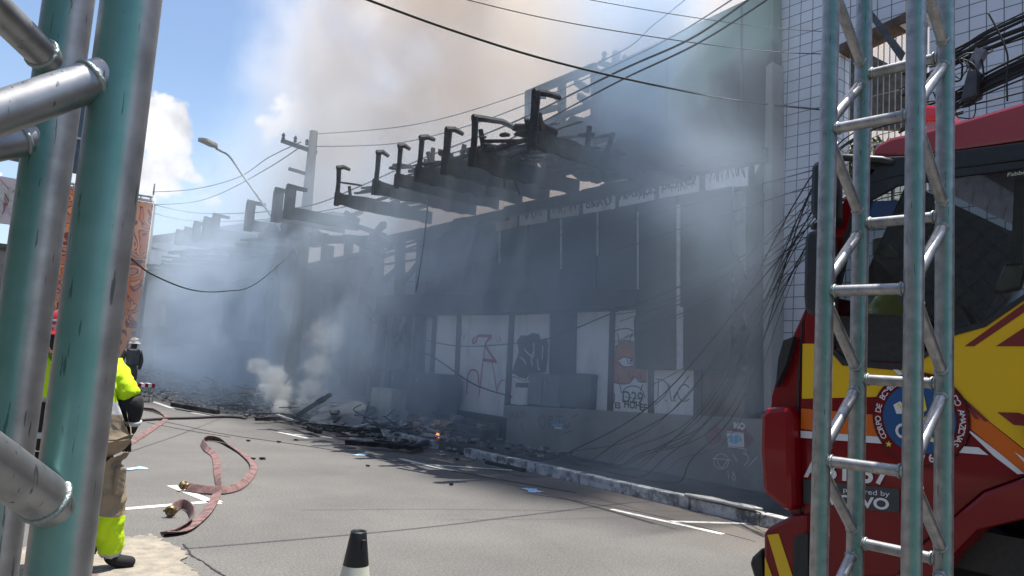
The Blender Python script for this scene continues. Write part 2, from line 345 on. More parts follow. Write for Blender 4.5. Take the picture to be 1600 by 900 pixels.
# markings
mk = MB()
def line(a, b, wd):
    a = Vector((a.x, a.y, .004)); b = Vector((b.x, b.y, .004)); d = (b - a).normalized(); nn = Vector((-d.y, d.x, 0)) * wd / 2
    mk.sheet([a + nn, b + nn, b - nn, a - nn])
for a, b, wd in [((955, 796), (1130, 835), .09), ((1045, 815), (1192, 819), .09), ((625, 717), (706, 736), .1), ((668, 726), (800, 735), .1), ((435, 675), (480, 685), .1), ((460, 679), (520, 684), .1),
                 ((268, 759), (340, 788), .11), ((140, 800), (345, 783), .11), ((50, 803), (140, 800), .11), ((240, 628), (275, 640), .12), ((300, 645), (345, 652), .12)]:
    line(uz(*a), uz(*b), wd)
tag(mk.build('road_marking', WINK, fix=False), kind='structure')
bm_ = MB()
for u, v in [(210, 732), (565, 710), (832, 766)]:
    c = uz(u, v, .008); a = random.random() * 3
    for kx in (0, 1):
        ca = Vector((math.cos(a + kx * .9), math.sin(a + kx * .9), 0)) * .16; cb = Vector((-ca.y, ca.x, 0)) * .35; bm_.sheet([c + ca + cb + Vector((0, 0, kx * .003)), c + ca - cb + Vector((0, 0, kx * .003)), c - ca - cb + Vector((0, 0, kx * .003)), c - ca + cb + Vector((0, 0, kx * .003))])
tag(bm_.build('blue_road_marking', BLUEP, fix=False), kind='structure')
# a ragged crack in the asphalt
cr = MB(); P = catmull([uz(u, v, .003) for u, v in [(288, 850), (300, 868), (318, 878), (332, 888), (360, 905)]], 5)
for i in range(len(P) - 1):
    cr.beam(P[i] + Vector((random.uniform(-.01, .01), random.uniform(-.01, .01), 0)), P[i + 1], random.uniform(.006, .02), .004)
tag(cr.build('road_crack', HOSED, fix=False), kind='structure')

# ------------------------------------------------------------------ burnt building, near block
bb = empty('burnt_building', (FX, 11.8, .1), 'charred two storey shop building with graffiti panels and bare burnt roof frame', 'building')
m = MB()   # dark interior back wall and side wall
m.box((PX + .9, 6.05, .1), (PX + 1.1, 17.4, 5.2)); m.box((PX + .06, 6.0, .1), (PX + .9, 6.15, 5.2))
addpan(m, [(663, 372), (1200, 228), (1200, 640), (790, 640), (663, 640)], PX + .05, .12)
m.build('back_wall', CHW, bb)
m = MB(); m.box((12.2, 16.4, .1), (12.4, 34, 4.5)); m.build('inner_wall', WHB2, bb)
m = MB(); m.box((FX, 11.7, .1), (FX + 1.4, 17.5, .62)); m.box((PX - .1, 5.8, .1), (PX + 1.3, 11.9, .9)); m.build('floor_slab', CHW, bb)
# upper wall: green paint, its lower part burnt black to a ragged sloping line
def greenwall():
    mm = bpy.data.materials.new('sooted green wall'); mm.use_nodes = True; t = mm.node_tree; p = t.nodes['Principled BSDF']; lk = t.links; p.inputs['Roughness'].default_value = .85
    g = t.nodes.new('ShaderNodeNewGeometry'); sp = t.nodes.new('ShaderNodeSeparateXYZ'); lk.new(g.outputs['Position'], sp.inputs[0])
    n = t.nodes.new('ShaderNodeTexNoise'); n.inputs['Scale'].default_value = .8; n.inputs['Detail'].default_value = 8; lk.new(g.outputs['Position'], n.inputs['Vector'])
    a = t.nodes.new('ShaderNodeMath'); a.operation = 'MULTIPLY_ADD'; a.inputs[1].default_value = 1.9; lk.new(n.outputs['Fac'], a.inputs[0]); lk.new(sp.outputs['Z'], a.inputs[2])
    r = t.nodes.new('ShaderNodeMapRange'); r.inputs['From Min'].default_value = 7.15; r.inputs['From Max'].default_value = 7.6; lk.new(a.outputs[0], r.inputs['Value'])
    x = t.nodes.new('ShaderNodeMixRGB'); x.inputs['Color1'].default_value = (.018, .018, .018, 1); x.inputs['Color2'].default_value = (.12, .185, .135, 1); lk.new(r.outputs[0], x.inputs['Fac']); lk.new(x.outputs[0], p.inputs['Base Color'])
    return mm
m = MB(); addpan(m, [(931, 112), (1170, -2), (1207, -18), (1207, 242), (1100, 252), (940, 280), (931, 281)], FX + .02, .25); m.build('upper_wall', greenwall(), bb)
m = MB()
for u, v0, v1 in [(1157, 6, 175), (1040, 60, 190)]: pan([(u, v0), (u + 2, v0), (u + 2, v1), (u, v1)], FX - .0, .02).build('wall_joint', DGREY, bb)
m = MB(); addpan(m, [(1197, 104), (1207, 96), (1207, 240), (1206, 520), (1204, 642), (1189, 642), (1192, 480), (1195, 240)], FX - .03, .3); m.build('pilaster', CONC, bb)
# burnt left part of the upper storey: sheet remains with holes
m = MB()
poly = [(828, 212), (836, 200), (850, 205), (862, 192), (880, 195), (893, 180), (912, 184), (931, 176), (931, 281), (905, 282), (880, 262), (850, 268), (835, 245)]
addpan(m, poly, FX + .03, .12); m.build('wall_remnant', CHW, bb)
m = MB()
for a, b, wd in [((823, 148), (931, 104), .10), ((828, 148), (828, 300), .13), ((878, 128), (878, 290), .10), ((931, 108), (931, 285), .12), ((823, 205), (931, 160), .08)]:
    m = MB(); P, Q = ux(*a, FX - .12), ux(*b, FX - .12); m.beam(P, Q, wd, wd * 1.4); m.build('roof_frame', CH, bb)
for a, b in [((836, 142), (850, 150)), ((866, 148), (880, 158)), ((900, 128), (918, 140)), ((905, 150), (922, 162)), ((870, 168), (840, 176))]: m = MB(); m.beam(ux(*a, FX + .1), ux(*b, FX - .6), .09, .12); m.build('rafter_stub', CH, bb)
# cornice
m = MB()
P0, P1 = ux(575, 380, FX - .1), ux(1196, 236, FX - .1)
for i in range(26):
    a = P0.lerp(P1, i / 26); b = P0.lerp(P1, (i + 1) / 26); z = random.uniform(-.03, .03)
    m.box((FX - .18, a.y, a.z - .14 + z), (FX + .02, b.y, a.z + .06 + z))
m.build('cornice', CH, bb)
m = MB()
for k in range(3):
    m = MB(); a = ux(600, 384 + k * 9, FX - .12); b = ux(800 - 20 * k, 325 + k * 10, FX - .12); m.beam(a, b, .05, .05); m.build('purlin', CH, bb)
# mezzanine beam
m = MB(); m.prism(onx([(587, 462), (780, 455), (992, 451), (992, 477), (955, 481), (780, 489), (587, 491)], FX - .28), (.6, 0, 0)); m.build('floor_beam', CHW, bb, bevel=.01)
# top row of panels with graffiti
top = [[(1102, 262), (1169, 248), (1168, 290), (1145, 292), (1142, 330), (1102, 296)], [(1179, 246), (1194, 242), (1192, 400), (1180, 392)], [(1030, 279), (1092, 265), (1092, 299), (1030, 310)], [(968, 293), (1022, 281), (1022, 312), (967, 323)],
       [(911, 306), (960, 295), (960, 326), (911, 334)], [(860, 317), (904, 307), (904, 336), (860, 342)], [(812, 328), (853, 318), (853, 347), (811, 353)], [(776, 335), (807, 329), (807, 354), (775, 361)]]
for i, q in enumerate(top):
    m = pan(q, FX, .03); m.build('fascia_panel', [WHB, WHB, WHB, WHB, WHB, WHB2, WHB2, TANP][i], bb)
def tagstroke(m, u0, v0, wd, ht, n, seed, slope=-.2, wpx=1.6, X=FX - .004):
    r = random.Random(seed); 
    for c in range(n):
        cx = u0 + wd * (c + .5) / n; k = r.choice([3, 4, 5]); pts = []
        for j in range(k):
            uu = cx + r.uniform(-.55, .55) * wd / n; vv = v0 + slope * (cx - u0) + ht * (r.uniform(.05, .3) if j % 2 else r.uniform(.7, 1)); pts.append((uu, vv))
        stroke(m, pts, X, wpx)
for a_ in [(1104, 264, 60, 26, 7, 3), (1033, 281, 56, 24, 6, 4), (972, 294, 48, 24, 6, 5), (914, 307, 42, 22, 6, 9), (863, 318, 38, 20, 6, 10), (815, 329, 34, 18, 5, 12), (1181, 262, 12, 40, 2, 15), (1181, 310, 12, 30, 2, 16), (1110, 296, 30, 22, 3, 19)]:
    m = MB(); tagstroke(m, *a_)
    # letters among the scrawl
    for (u, v, sz, t) in [(1060, 284, .3, 'SERO'), (936, 316, .26, 'SKRO'), (996, 300, .26, 'MANOS')]:
        if a_[0] <= u < a_[0] + a_[2]: text_mesh(m, t, ux(u, v, FX - .006), (0, -1, .0), (0, 0, 1), sz, bold=.004, ext=0)
    m.build('graffiti', INK, bb, fix=False)
# dark boards in the middle row, and light strips between them
for q in [[(778, 362), (824, 350), (824, 455), (778, 457)], [(827, 350), (874, 341), (874, 453), (827, 455)], [(878, 340), (931, 330), (931, 452), (878, 453)], [(936, 330), (993, 318), (993, 452), (936, 452)]]:
    pan(q, FX + .02, .03).build('dark_board', BOARD, bb)
for q in [[(998, 318), (1057, 306), (1057, 470), (1056, 576), (993, 576), (990, 500), (998, 480)], [(1067, 305), (1110, 297), (1143, 291), (1142, 578), (1067, 578)]]:
    pan(q, FX - .02, .04).build('dark_board', BOARD, bb)
m = MB()
for q in [[(1057, 320), (1062, 319), (1062, 578), (1057, 578)], [(995, 330), (997, 330), (997, 452), (995, 452)], [(932, 331), (934, 331), (934, 400), (932, 400)], [(1062, 480), (1067, 480), (1067, 578), (1062, 578)], [(875, 342), (877, 342), (877, 420), (875, 420)], [(779, 362), (781, 362), (781, 410), (779, 410)]]: pan(q, FX - .03, .02).build('trim_strip', STRIP, bb)
# braced bay beside the pilaster
m = MB(); addpan(m, [(1143, 300), (1165, 296), (1165, 590), (1140, 590)], PX, .03); m.build('rear_panel', WHB2, bb)
m = MB(); addpan(m, [(1169, 296), (1190, 250), (1192, 642), (1165, 654)], FX - .05, .15)
m.build('post', CH, bb)
for a, b in [((1143, 400), (1172, 470)), ((1172, 440), (1143, 500)), ((1148, 485), (1172, 560)), ((1143, 590), (1170, 520))]: m = MB(); m.beam(ux(*a, FX - .02), ux(*b, FX - .02), .1, .16); m.build('brace', CH, bb)
m = MB(); m.box((FX - .05, 6.02, 1.9), (FX + .1, 6.5, 2.05)); m.build('brace', CH, bb)
# lower row of panels
low = [([(664, 495), (676, 495), (671, 585), (664, 585)], WHB2), ([(681, 493), (714, 492), (707, 656), (674, 660)], WHB), ([(719, 492), (796, 489), (787, 652), (712, 656)], WHB), ([(803, 489), (859, 486), (857, 585), (826, 585), (824, 632), (795, 634)], WHB),
       ([(902, 484), (953, 480), (948, 642), (899, 640)], WHB), ([(960, 481), (993, 477), (991, 576), (1012, 577), (1012, 645), (956, 642)], WHB), ([(1021, 578), (1084, 579), (1083, 650), (1020, 647)], WHB), ([(1095, 579), (1164, 579), (1163, 655), (1095, 651)], REDB)]
for q, mm in low: pan(q, PX - .05, .03).build('shop_front_panel', mm, bb)
m = MB()
for q in [[(676, 493), (682, 493), (673, 645), (667, 645)], [(714, 490), (720, 490), (713, 650), (707, 650)], [(796, 487), (803, 487), (795, 650), (787, 650)], [(953, 480), (960, 480), (956, 645), (948, 645)], [(1012, 577), (1020, 577), (1020, 648), (1012, 648)], [(1084, 578), (1095, 578), (1095, 652), (1083, 652)], [(862, 486), (900, 484), (897, 642), (860, 640)]]: pan(q, PX - .08, .07).build('mullion', MULL, bb)
# graffiti of the lower row
GX = PX - .056
m = MB()
stroke(m, [(742, 527), (738, 533), (741, 536), (745, 531), (747, 525), (768, 525)], GX, 4.5)
stroke(m, [(768, 526), (759, 536), (761, 545), (775, 565)], GX, 4.5); stroke(m, [(758, 540), (755, 563)], GX, 2.5); stroke(m, [(754, 562), (776, 565)], GX, 5)
stroke(m, [(755, 563), (748, 620)], GX, 2.2); stroke(m, [(769, 566), (777, 615)], GX, 2.2); stroke(m, [(722, 520), (719, 527)], GX, 2.4); stroke(m, [(727, 522), (724, 529)], GX, 2.4); stroke(m, [(776, 530), (779, 535)], GX, 2); stroke(m, [(780, 525), (783, 534)], GX, 2)
stroke(m, [(729, 615), (731, 588), (737, 578), (746, 582), (748, 600)], GX, 2.6); stroke(m, [(776, 610), (782, 596), (789, 594)], GX, 2)
m.build('graffiti', INKR, bb, fix=False)
m = MB()
g1 = [(799, 583), (806, 562), (810, 550), (808, 532), (814, 524), (824, 524), (832, 520), (842, 522), (846, 530), (853, 528), (857, 536), (856, 560), (853, 582), (830, 583), (822, 592), (812, 590), (806, 586)]
m.sheet(onx(g1, GX), 0)
stroke(m, [(797, 588), (808, 590), (818, 595), (826, 592)], GX - .003, 1.2, 0)
m.sheet(onx([(806, 598), (826, 598), (825, 606), (805, 605)], GX), 0)
for q in [[(819, 545), (823, 550), (830, 556), (833, 550)], [(812, 558), (818, 562), (822, 570)], [(840, 560), (841, 575), (844, 578)], [(834, 536), (834, 556), (830, 560), (832, 572)], [(848, 540), (847, 562)]]: stroke(m, q, GX - .004, 2.2, 1)
stroke(m, g1 + [g1[0]], GX - .003, .8, 1)
m.build('graffiti', [INKG, INKW], bb, fix=False)
m = MB()
m.sheet(onx([(962, 541), (970, 533), (991, 534), (991, 576), (1011, 577), (1011, 596), (1004, 598), (993, 590), (985, 598), (972, 600), (957, 597), (959, 560)], GX), 0)
m.sheet(onx([(966, 563), (975, 558), (988, 561), (989, 573), (974, 573)], GX - .003), 1)
for q in [[(960, 518), (970, 514), (982, 514), (990, 518)], [(965, 521), (967, 535), (961, 543)], [(967, 535), (978, 532), (990, 535)], [(988, 520), (984, 532)], [(966, 563), (975, 558), (988, 561)], [(966, 566), (975, 573), (989, 572)], [(980, 560), (982, 568), (988, 567)], [(957, 597), (972, 600), (984, 598), (988, 590), (994, 589), (998, 596), (1010, 597)],
          [(972, 614), (978, 606), (990, 603), (1002, 608), (1008, 622)], [(968, 600), (971, 614)], [(983, 580), (984, 592)], [(999, 582), (1001, 592)], [(966, 588), (966, 598)], [(956, 612), (960, 617), (959, 628), (955, 634)], [(1004, 600), (1000, 612)]]: stroke(m, q, GX - .005, 1.7, 2)
stroke(m, [(984, 565), (988, 562)], GX - .006, 4, 2)
for (u, v, s, t) in [(988, 622, .28, 'D29'), (988, 633, .18, 'HUH'), (1005, 637, .16, 'EF'), (965, 634, .14, 'ES')]:
    text_mesh(m, t, ux(u, v, GX - .004), (0, -1, .0), (0, 0, 1), s, mi=2, bold=.004, ext=0)
stroke(m, [(976, 620), (1000, 624)], GX - .006, 1.2, 2)
m.build('graffiti', [INKO, WHB, INK], bb, fix=False)
m = MB()
for q in [[(1029, 594), (1028, 622)], [(1025, 593), (1036, 594), (1044, 603), (1042, 614), (1033, 624), (1023, 632)], [(1045, 599), (1050, 627), (1060, 610), (1076, 588)], [(1077, 606), (1071, 601), (1063, 604), (1059, 614), (1063, 624), (1071, 627), (1077, 623)]]: stroke(m, q, GX, 1.8)
stroke(m, [(1059, 612), (1052, 622)], GX, 3)
for u, v in [(1041, 626), (1055, 626)]: stroke(m, [(u - 1, v), (u + 1, v)], GX, 2.4)
m.build('graffiti', INK, bb, fix=False)
# burnt post bay to the left of the boards
m = MB()
def post(nm, par, a, b, wd, X=FX): m = MB(); m.beam(ux(*a, X), ux(*b, X), wd, wd); m.build(nm, CH, par)
for a, b, wd in [((594, 376), (590, 462), .2), ((626, 366), (624, 462), .2), ((660, 358), (657, 462), .2)]: post('post', bb, a, b, wd)
for a, b, wd in [((570, 372), (552, 640), .2), ((600, 490), (580, 640), .2), ((617, 488), (606, 640), .2), ((660, 490), (655, 585), .16), ((640, 490), (634, 590), .12)]: post('post', bb, a, b, wd, FX + .1)
for a, b, wd, X in [((630, 440), (655, 410), .1, FX), ((598, 440), (622, 418), .1, FX), ((568, 455), (590, 420), .1, FX), ((575, 470), (600, 520), .1, FX), ((600, 520), (580, 560), .09, FX), ((614, 545), (640, 500), .09, FX + .1), ((560, 540), (582, 590), .1, FX + .1),
                  ((572, 402), (655, 390), .07, FX), ((572, 418), (660, 404), .05, FX), ((552, 580), (655, 578), .06, FX + .1)]: post('brace', bb, a, b, wd, X)
m = MB(); addpan(m, [(668, 372), (778, 345), (778, 458), (668, 460)], FX + .04, .06); m.build('burnt_wall_panel', mat('burnt plaster', (.02, .019, .019), .9, col2=(.10, .085, .07), vs=1.2, fac=(.5, .72), bump=.3), bb)
m = MB()
for a in [(672, 400), (676, 430)]:
    for k in range(6): stroke(m, [(a[0] + k * 1.5, a[1] + 12 + k), (a[0] + 2 + k * 2, a[1] + 4), (a[0] + 1 + k * 2.2, a[1] - 2)], FX + .03, 1.2)
m.build('scorch_flake', ASH, bb, fix=False)

# awning rafters with upturned ends
def tipx(u, v, z=5.1): return uz(u, v, z)
TIPX = 6.9
tips = [(523, 312, 263, 1), (583, 290, 240, 0), (617, 281, 230, 0), (650, 272, 217, 0), (691, 262, 204, 1), (735, 246, 184, 1), (828, 212, 145, 1)]
lab = ['lowest burnt rafter at far end of the awning row with upturned end', 'second burnt rafter counted from the pole, with a short hooked post', 'third burnt rafter counted from the pole, hooked post above it', 'fourth burnt rafter from the pole, hooked post in paler smoke', 'fifth burnt rafter with thick dark hooked post and cable hanging beside it', 'sixth burnt rafter with a long bar running from its hooked post', 'burnt rafter nearest the green wall with the tallest post']
rt = []
for i, (u, v, v2, _) in enumerate(tips):
    a = ux(u, v, TIPX); z = 5.13; a.z = z
    r_ = empty('awning_rafter', (FX, a.y, z), lab[i], 'rafter', 'burnt rafters over the pavement')
    m = MB(); n = 14; yj = 0; zj = 0; prev = None
    rq = random.Random(100 + i)
    for k in range(n + 1):
        yj += rq.uniform(-.02, .02); zj += rq.uniform(-.012, .012); hh = .15 + rq.uniform(-.03, .03); ww_ = .045 + rq.uniform(-.012, .015); x0 = TIPX + (FX - TIPX) * k / n
        ring = [Vector((x0, a.y + yj - ww_, z + zj - hh)), Vector((x0, a.y + yj + ww_, z + zj - hh * rq.uniform(.85, 1))), Vector((x0, a.y + yj + ww_, z + zj + hh * rq.uniform(.7, 1.1))), Vector((x0, a.y + yj - ww_, z + zj + hh))]
        if prev: m.add(prev + ring, [(0, 1, 5, 4), (1, 2, 6, 5), (2, 3, 7, 6), (3, 0, 4, 7)] + ([(0, 3, 2, 1)] if k == 1 else []) + ([(4, 5, 6, 7)] if k == n else []))
        prev = ring
    m.build('beam', CH, r_)
    tp = ux(u + 5, v2, TIPX + .05); h = tp.z; pw = [.045, .045, .042, .045, .065, .055, .07][i]; ln = rq.uniform(-.05, .05)
    m = MB(); m.tube([(TIPX + .05, a.y, z - .16), (TIPX + .06, a.y + ln * .4, (z + h) / 2), (TIPX + .05, a.y + ln, h)], pw * 1.3, 4, sm=False, rs=[pw * 1.35, pw * 1.2, pw * 1.35]); m.build('post', CH, r_)
    m = MB(); hl_ = [.30, .26, .24, .3, .34, 1.25, .5][i]; m.tube([(TIPX + .0, a.y + ln, h - .02), (TIPX + hl_ * .5, a.y + ln - .02, h + .035 + rq.uniform(-.02, .03)), (TIPX + hl_, a.y + ln - .05, h + rq.uniform(-.05, .02))], .06, 5, sm=False, rs=[.065, .055, .04]); m.build('hook', CH, r_)
    for q_ in range(3):
        xx = rq.uniform(TIPX + .3, FX - .3); m = MB(); m.beam((xx, a.y + .04, z + .1), (xx + rq.uniform(-.15, .15), a.y + rq.uniform(-.1, .15), z + rq.uniform(.3, .62)), .05, .07); m.build('stub', CH, r_)
    rt.append((a.y, z))
# ragged battens and sheet remains lying over the rafters
ys = sorted(y for y, z in rt)
m = MB(); rr = random.Random(3)
for k in range(85):
    x = rr.uniform(TIPX + .25, FX - .1); y0 = rr.uniform(ys[0] - .1, ys[-1] - .3); l = rr.uniform(.5, 2.6); z = 5.26 + rr.uniform(0, .12)
    m.beam((x, y0, z), (x + rr.uniform(-.25, .25), min(y0 + l, ys[-1] + .2), z + rr.uniform(-.05, .2)), rr.uniform(.04, .10), rr.uniform(.03, .06))
tag(m.build('batten_wreckage', CH), 'tangle of charred roof battens lying across the awning rafters', 'roof wreckage', kind='stuff')
m = MB(); rr = random.Random(8)
for k in range(110):
    x = rr.uniform(TIPX + .2, FX - .1); y0 = rr.uniform(ys[0] + .1, ys[3] + 1.4); s_ = rr.uniform(.10, .38); z = 5.36 + rr.uniform(0, .25); tl = rr.uniform(-.4, .5)
    pts = [(x + s_ * math.cos(t) * rr.uniform(.5, 1), y0 + s_ * math.sin(t) * rr.uniform(.5, 1), z + tl * s_ * math.cos(t)) for t in [j * 1.05 for j in range(6)]]
    m.prism(pts, (.01, .01, .03))
tag(m.build('roof_sheet_remains', CH), 'crumpled burnt roof sheets piled on the rafters nearest the green wall', 'roof wreckage', kind='stuff')
# strips hanging under the rafters
for i, (a, b, wd) in enumerate([((761, 268), (757, 304), .07), ((783, 262), (788, 294), .05), ((797, 268), (812, 305), .02), ((776, 262), (779, 272), .05)]):
    if i == 3: continue
    m = MB(); A = ux(*a, 8.0); B = ux(*b, 8.0); m.beam(A + Vector((0, 0, .1)), B, wd, .03)
    tag(m.build('hanging_strip', CH), ['widest burnt strip hanging under the awning rafters', 'narrower burnt strip hanging right of the widest one', 'thin curved wire-like strip hanging at right under the rafters'][i], 'strip')

# steps with cabinets
st = MB()
for i in range(5): st.box((8.75 + i * .3, 11.95, .1), (8.75 + (i + 1) * .3 + .02, 15.6, .14 + (i + 1) * .115))
tag(st.build('entrance_steps', mat('sooty steps', (.05, .05, .052), .85, col2=(.11, .108, .1), vs=5, bump=.4), bevel=.01), 'wide soot covered entrance steps between the low wall and the grey cabinet', 'steps')
lw = empty('low_wall', (FX, 6, .1), 'low grey concrete wall with spray tags in front of the boarded shop front', 'wall')
A = ux(787, 633, FX); B = ux(1187, 655, FX)
m = MB(); m.prism([(FX, A.y, .1), (FX, A.y, A.z), (FX, B.y, B.z), (FX, -1, B.z + .02), (FX, -1, .1)], (.2, 0, 0)); m.build('wall', CONC, lw, bevel=.012)
m = MB()
X = FX - .004
for c, r_, n in [((1150, 682), 20, 12), ((1115, 680), 14, 10), ((1166, 688), 12, 9)]:
    m.sheet(onx([(c[0] + r_ * math.cos(t) * random.uniform(.75, 1.1), c[1] + r_ * 1.1 * math.sin(t) * random.uniform(.75, 1.1)) for t in [j * 2 * math.pi / n for j in range(n)]], X - .001 * n / 3), 0)
X = FX - .012
m.sheet(onx([(1135, 676), (1162, 678), (1163, 699), (1138, 697)], X), 1)
m.sheet(onx([(1140, 682), (1155, 679), (1160, 688), (1148, 694), (1139, 690)], X - .002), 2)
for q in [[(1136, 674), (1162, 677)], [(1137, 698), (1163, 701)], [(1139, 676), (1139, 698)], [(1146, 676), (1147, 699)], [(1154, 676), (1155, 700)], [(1149, 668), (1160, 668), (1160, 673)], [(1164, 700), (1166, 710)]]: stroke(m, q, X - .004, 1.2, 1, False)
m.build('graffiti', [INKM, INKW, INKB, INK], lw, fix=False); m = MB()
cx, cy = 1127, 721
stroke(m, [(cx + 11.5 * math.cos(t), cy + 12 * math.sin(t)) for t in [j * .45 for j in range(15)]], X, 1.1, 1)
for q in [[(1113, 716), (1142, 719)], [(1120, 718), (1127, 731), (1137, 719)], [(1145, 710), (1152, 721)], [(1160, 708), (1169, 713), (1168, 722), (1162, 727)], [(1170, 728), (1183, 714)], [(1137, 735), (1139, 748)], [(1144, 737), (1148, 740), (1144, 745), (1147, 751), (1149, 745), (1144, 740)]]: stroke(m, q, X, 1.3, 1)
m.build('graffiti', [INKM, INKW, INKB, INK], lw, fix=False); m = MB()
for q in [[(796, 655), (800, 645)], [(800, 645), (806, 655)], [(808, 644), (809, 652), (813, 651), (814, 642)], [(816, 641), (817, 651), (822, 647), (816, 641)], [(817, 662), (814, 666), (818, 670), (815, 676)], [(846, 648), (842, 660), (848, 670), (853, 656), (846, 648)], [(856, 650), (858, 668)], [(856, 650), (864, 652), (857, 659), (866, 670)], [(868, 650), (880, 651)], [(874, 651), (875, 668)], [(884, 655), (880, 662), (886, 668), (890, 660)], [(893, 652), (903, 648)], [(896, 672), (880, 678)]]: stroke(m, q, X, 1.5, 3)
stroke(m, [(863, 664), (880, 664)], X - .003, 3.5, 2); stroke(m, [(866, 668), (878, 669)], X - .003, 3.0, 1)
m.build('graffiti', [INKM, INKW, INKB, INK], lw, fix=False); m = MB()
text_mesh(m, 'MO', ux(1155, 666, X), (0, -1, 0), (0, 0, 1), .12, mi=1, ext=0, bold=.006)
m.build('graffiti', [INKM, INKW, INKB, INK], lw, fix=False)
# cabinets
def cabinet(name, u0, v0, u1, v1, X, depth, mm, label, door=True):
    a = ux(u0, v0, X); b = ux(u1, v1, X); y0, y1 = min(a.y, b.y), max(a.y, b.y); z0, z1 = b.z, a.z
    r_ = empty(name, (X, (y0 + y1) / 2, z0), label, 'cabinet')
    m = MB(); m.box((X, y0, z0), (X + depth, y1, z1)); m.box((X - .02, y0 - .02, z1), (X + depth + .02, y1 + .02, z1 + .03)); m.build('housing', mm, r_, bevel=.01)
    if door:
        for k in range(2):
            ya = y0 + (y1 - y0) * (k * .5 + .03); yb = y0 + (y1 - y0) * (k * .5 + .47)
            m = MB(); m.box((X - .015, ya, z0 + .05), (X - .001, yb, z1 - .05)); d_ = m.build('door', mm, r_, bevel=.004)
            m = MB(); m.box((X - .035, yb - .06, z1 - .18), (X - .015, yb - .03, z1 - .12)); m.build('handle', STRIP, d_)
cabinet('steel_cabinet', 826, 584, 874, 637, FX + .02, .2, mat('grey cabinet', (.14, .145, .15), .6, var=.2), 'grey two door steel cabinet standing behind the low wall below the dark graffiti letters')
cabinet('steel_cabinet', 877, 584, 921, 640, FX + .015, .2, DGREY, 'dark open steel cabinet just right of the grey two door one behind the low wall', False)
cabinet('steel_cabinet', 612, 580, 686, 650, 9.0, .5, mat('blue grey cabinet', (.045, .05, .06), .7, var=.3), 'wide blackened cabinet standing left of the entrance steps under the floor beam', True)

# ------------------------------------------------------------------ burnt building, far block
fb = empty('far_burnt_building', (FX, 28, .1), 'far burnt block behind the utility pole, pale walls with black openings, wrapped in smoke', 'building')
FW = mat('far pale wall', (.30, .29, .28), .9, col2=(.12, .115, .11), vs=.5, fac=(.4, .7), bump=.2)
m = MB(); m.box((FX + .5, 19.2, .1), (FX + .8, 44, 4.6)); m.build('back_wall', CHW, fb)
m = MB()
addpan(m, [(222, 378), (300, 362), (300, 465), (248, 470), (250, 512), (240, 512), (236, 608), (222, 606)], FX, .3)
addpan(m, [(300, 362), (337, 358), (337, 508), (296, 512), (300, 465)], FX, .3)
addpan(m, [(337, 358), (460, 340), (462, 430), (337, 440)], FX, .3)
addpan(m, [(385, 438), (425, 436), (415, 620), (380, 618)], FX, .3)
m.build('wall', FW, fb)
m = MB(); addpan(m, [(222, 510), (412, 508), (412, 540), (222, 540)], FX - .08, .36); addpan(m, [(440, 370), (462, 368), (452, 620), (430, 620)], FX - .05, .3); m.build('charred_beam', CHW, fb)
pan([(243, 541), (285, 541), (278, 606), (236, 604)], FX + .02, .04).build('loose_panel', WHB, fb)
m = MB(); m.prism(onx([(288, 537), (322, 539), (306, 606), (282, 604)], FX - .3), (.25, .04, 0)); m.build('leaning_panel', WHB, fb)
m = MB()
for q in [[(300, 548), (303, 552), (301, 558), (298, 552), (300, 548)], [(306, 549), (308, 556)], [(311, 549), (315, 556), (317, 549)]]: stroke(m, q, FX - .31, 1.4)
m.build('graffiti', INK, fb, fix=False)
m = MB(); m.prism(onx([(210, 372), (520, 330), (520, 342), (210, 384)], FX - .1), (.5, 0, 0)); m.build('cornice', CH, fb)
# posts and braces of the bay at the pole
m = MB()
for a, b, wd in [((425, 420), (413, 560), .2), ((440, 415), (432, 600), .35), ((512, 385), (500, 620), .3), ((545, 378), (535, 600), .2)]: post('post', fb, a, b, wd, FX + .1)
for a, b, wd in [((415, 470), (440, 510), .14), ((440, 440), (415, 465), .14), ((410, 430), (590, 392), .12), ((450, 380), (590, 372), .16)]: post('brace', fb, a, b, wd, FX + .05)
# leaning half-collapsed timber between the two blocks
m = MB()
for a, b, wd in [((600, 350), (568, 385), .14), ((570, 375), (540, 372), .2), ((520, 340), (600, 368), .12), ((590, 372), (612, 385), .2), ((560, 380), (600, 400), .12), ((470, 372), (580, 376), .2), ((486, 355), (500, 368), .18), ((540, 332), (560, 345), .12), ((530, 345), (565, 331), .1)]:
    m = MB(); m.beam(ux(*a, FX - .6), ux(*b, FX - .4), wd, wd); m.build('collapsed_timber', CH, fb)
# far rafters
ft = [(446, 330, 294), (427, 335, 299), (384, 350, 318), (331, 363, 338), (317, 366, 343), (302, 368, 350), (288, 370, 358), (275, 374, 362)]
ww = ['immediately left of the pole', 'second to the left of the pole', 'standing alone with a flat T shaped cap', 'tallest of the far cluster', 'second from right in the far cluster', 'third from right in the far cluster', 'short one with slanting foot in the far cluster', 'farthest and shortest before the billboard']
for i, (u, v, v2) in enumerate(ft):
    a = ux(u, v, 7.3); z = a.z
    r_ = empty('awning_rafter', (FX, a.y, z), 'far block rafter with upturned end, ' + ww[i], 'rafter', 'burnt rafters over the pavement')
    m = MB(); m.box((7.3, a.y - .07, z - .17), (FX, a.y + .07, z + .14)); m.build('beam', CH, r_)
    h = ux(u, v2, 7.3).z
    m = MB(); m.box((7.28, a.y - .12, z - .2), (7.5, a.y + .12, h)); m.build('post', CH, r_)
    m = MB(); m.beam((7.27, a.y, h + .03), (7.8, a.y - .1, h + .0), .2, .11, taper=.7); m.build('hook', CH, r_)
m = MB(); rr = random.Random(5)
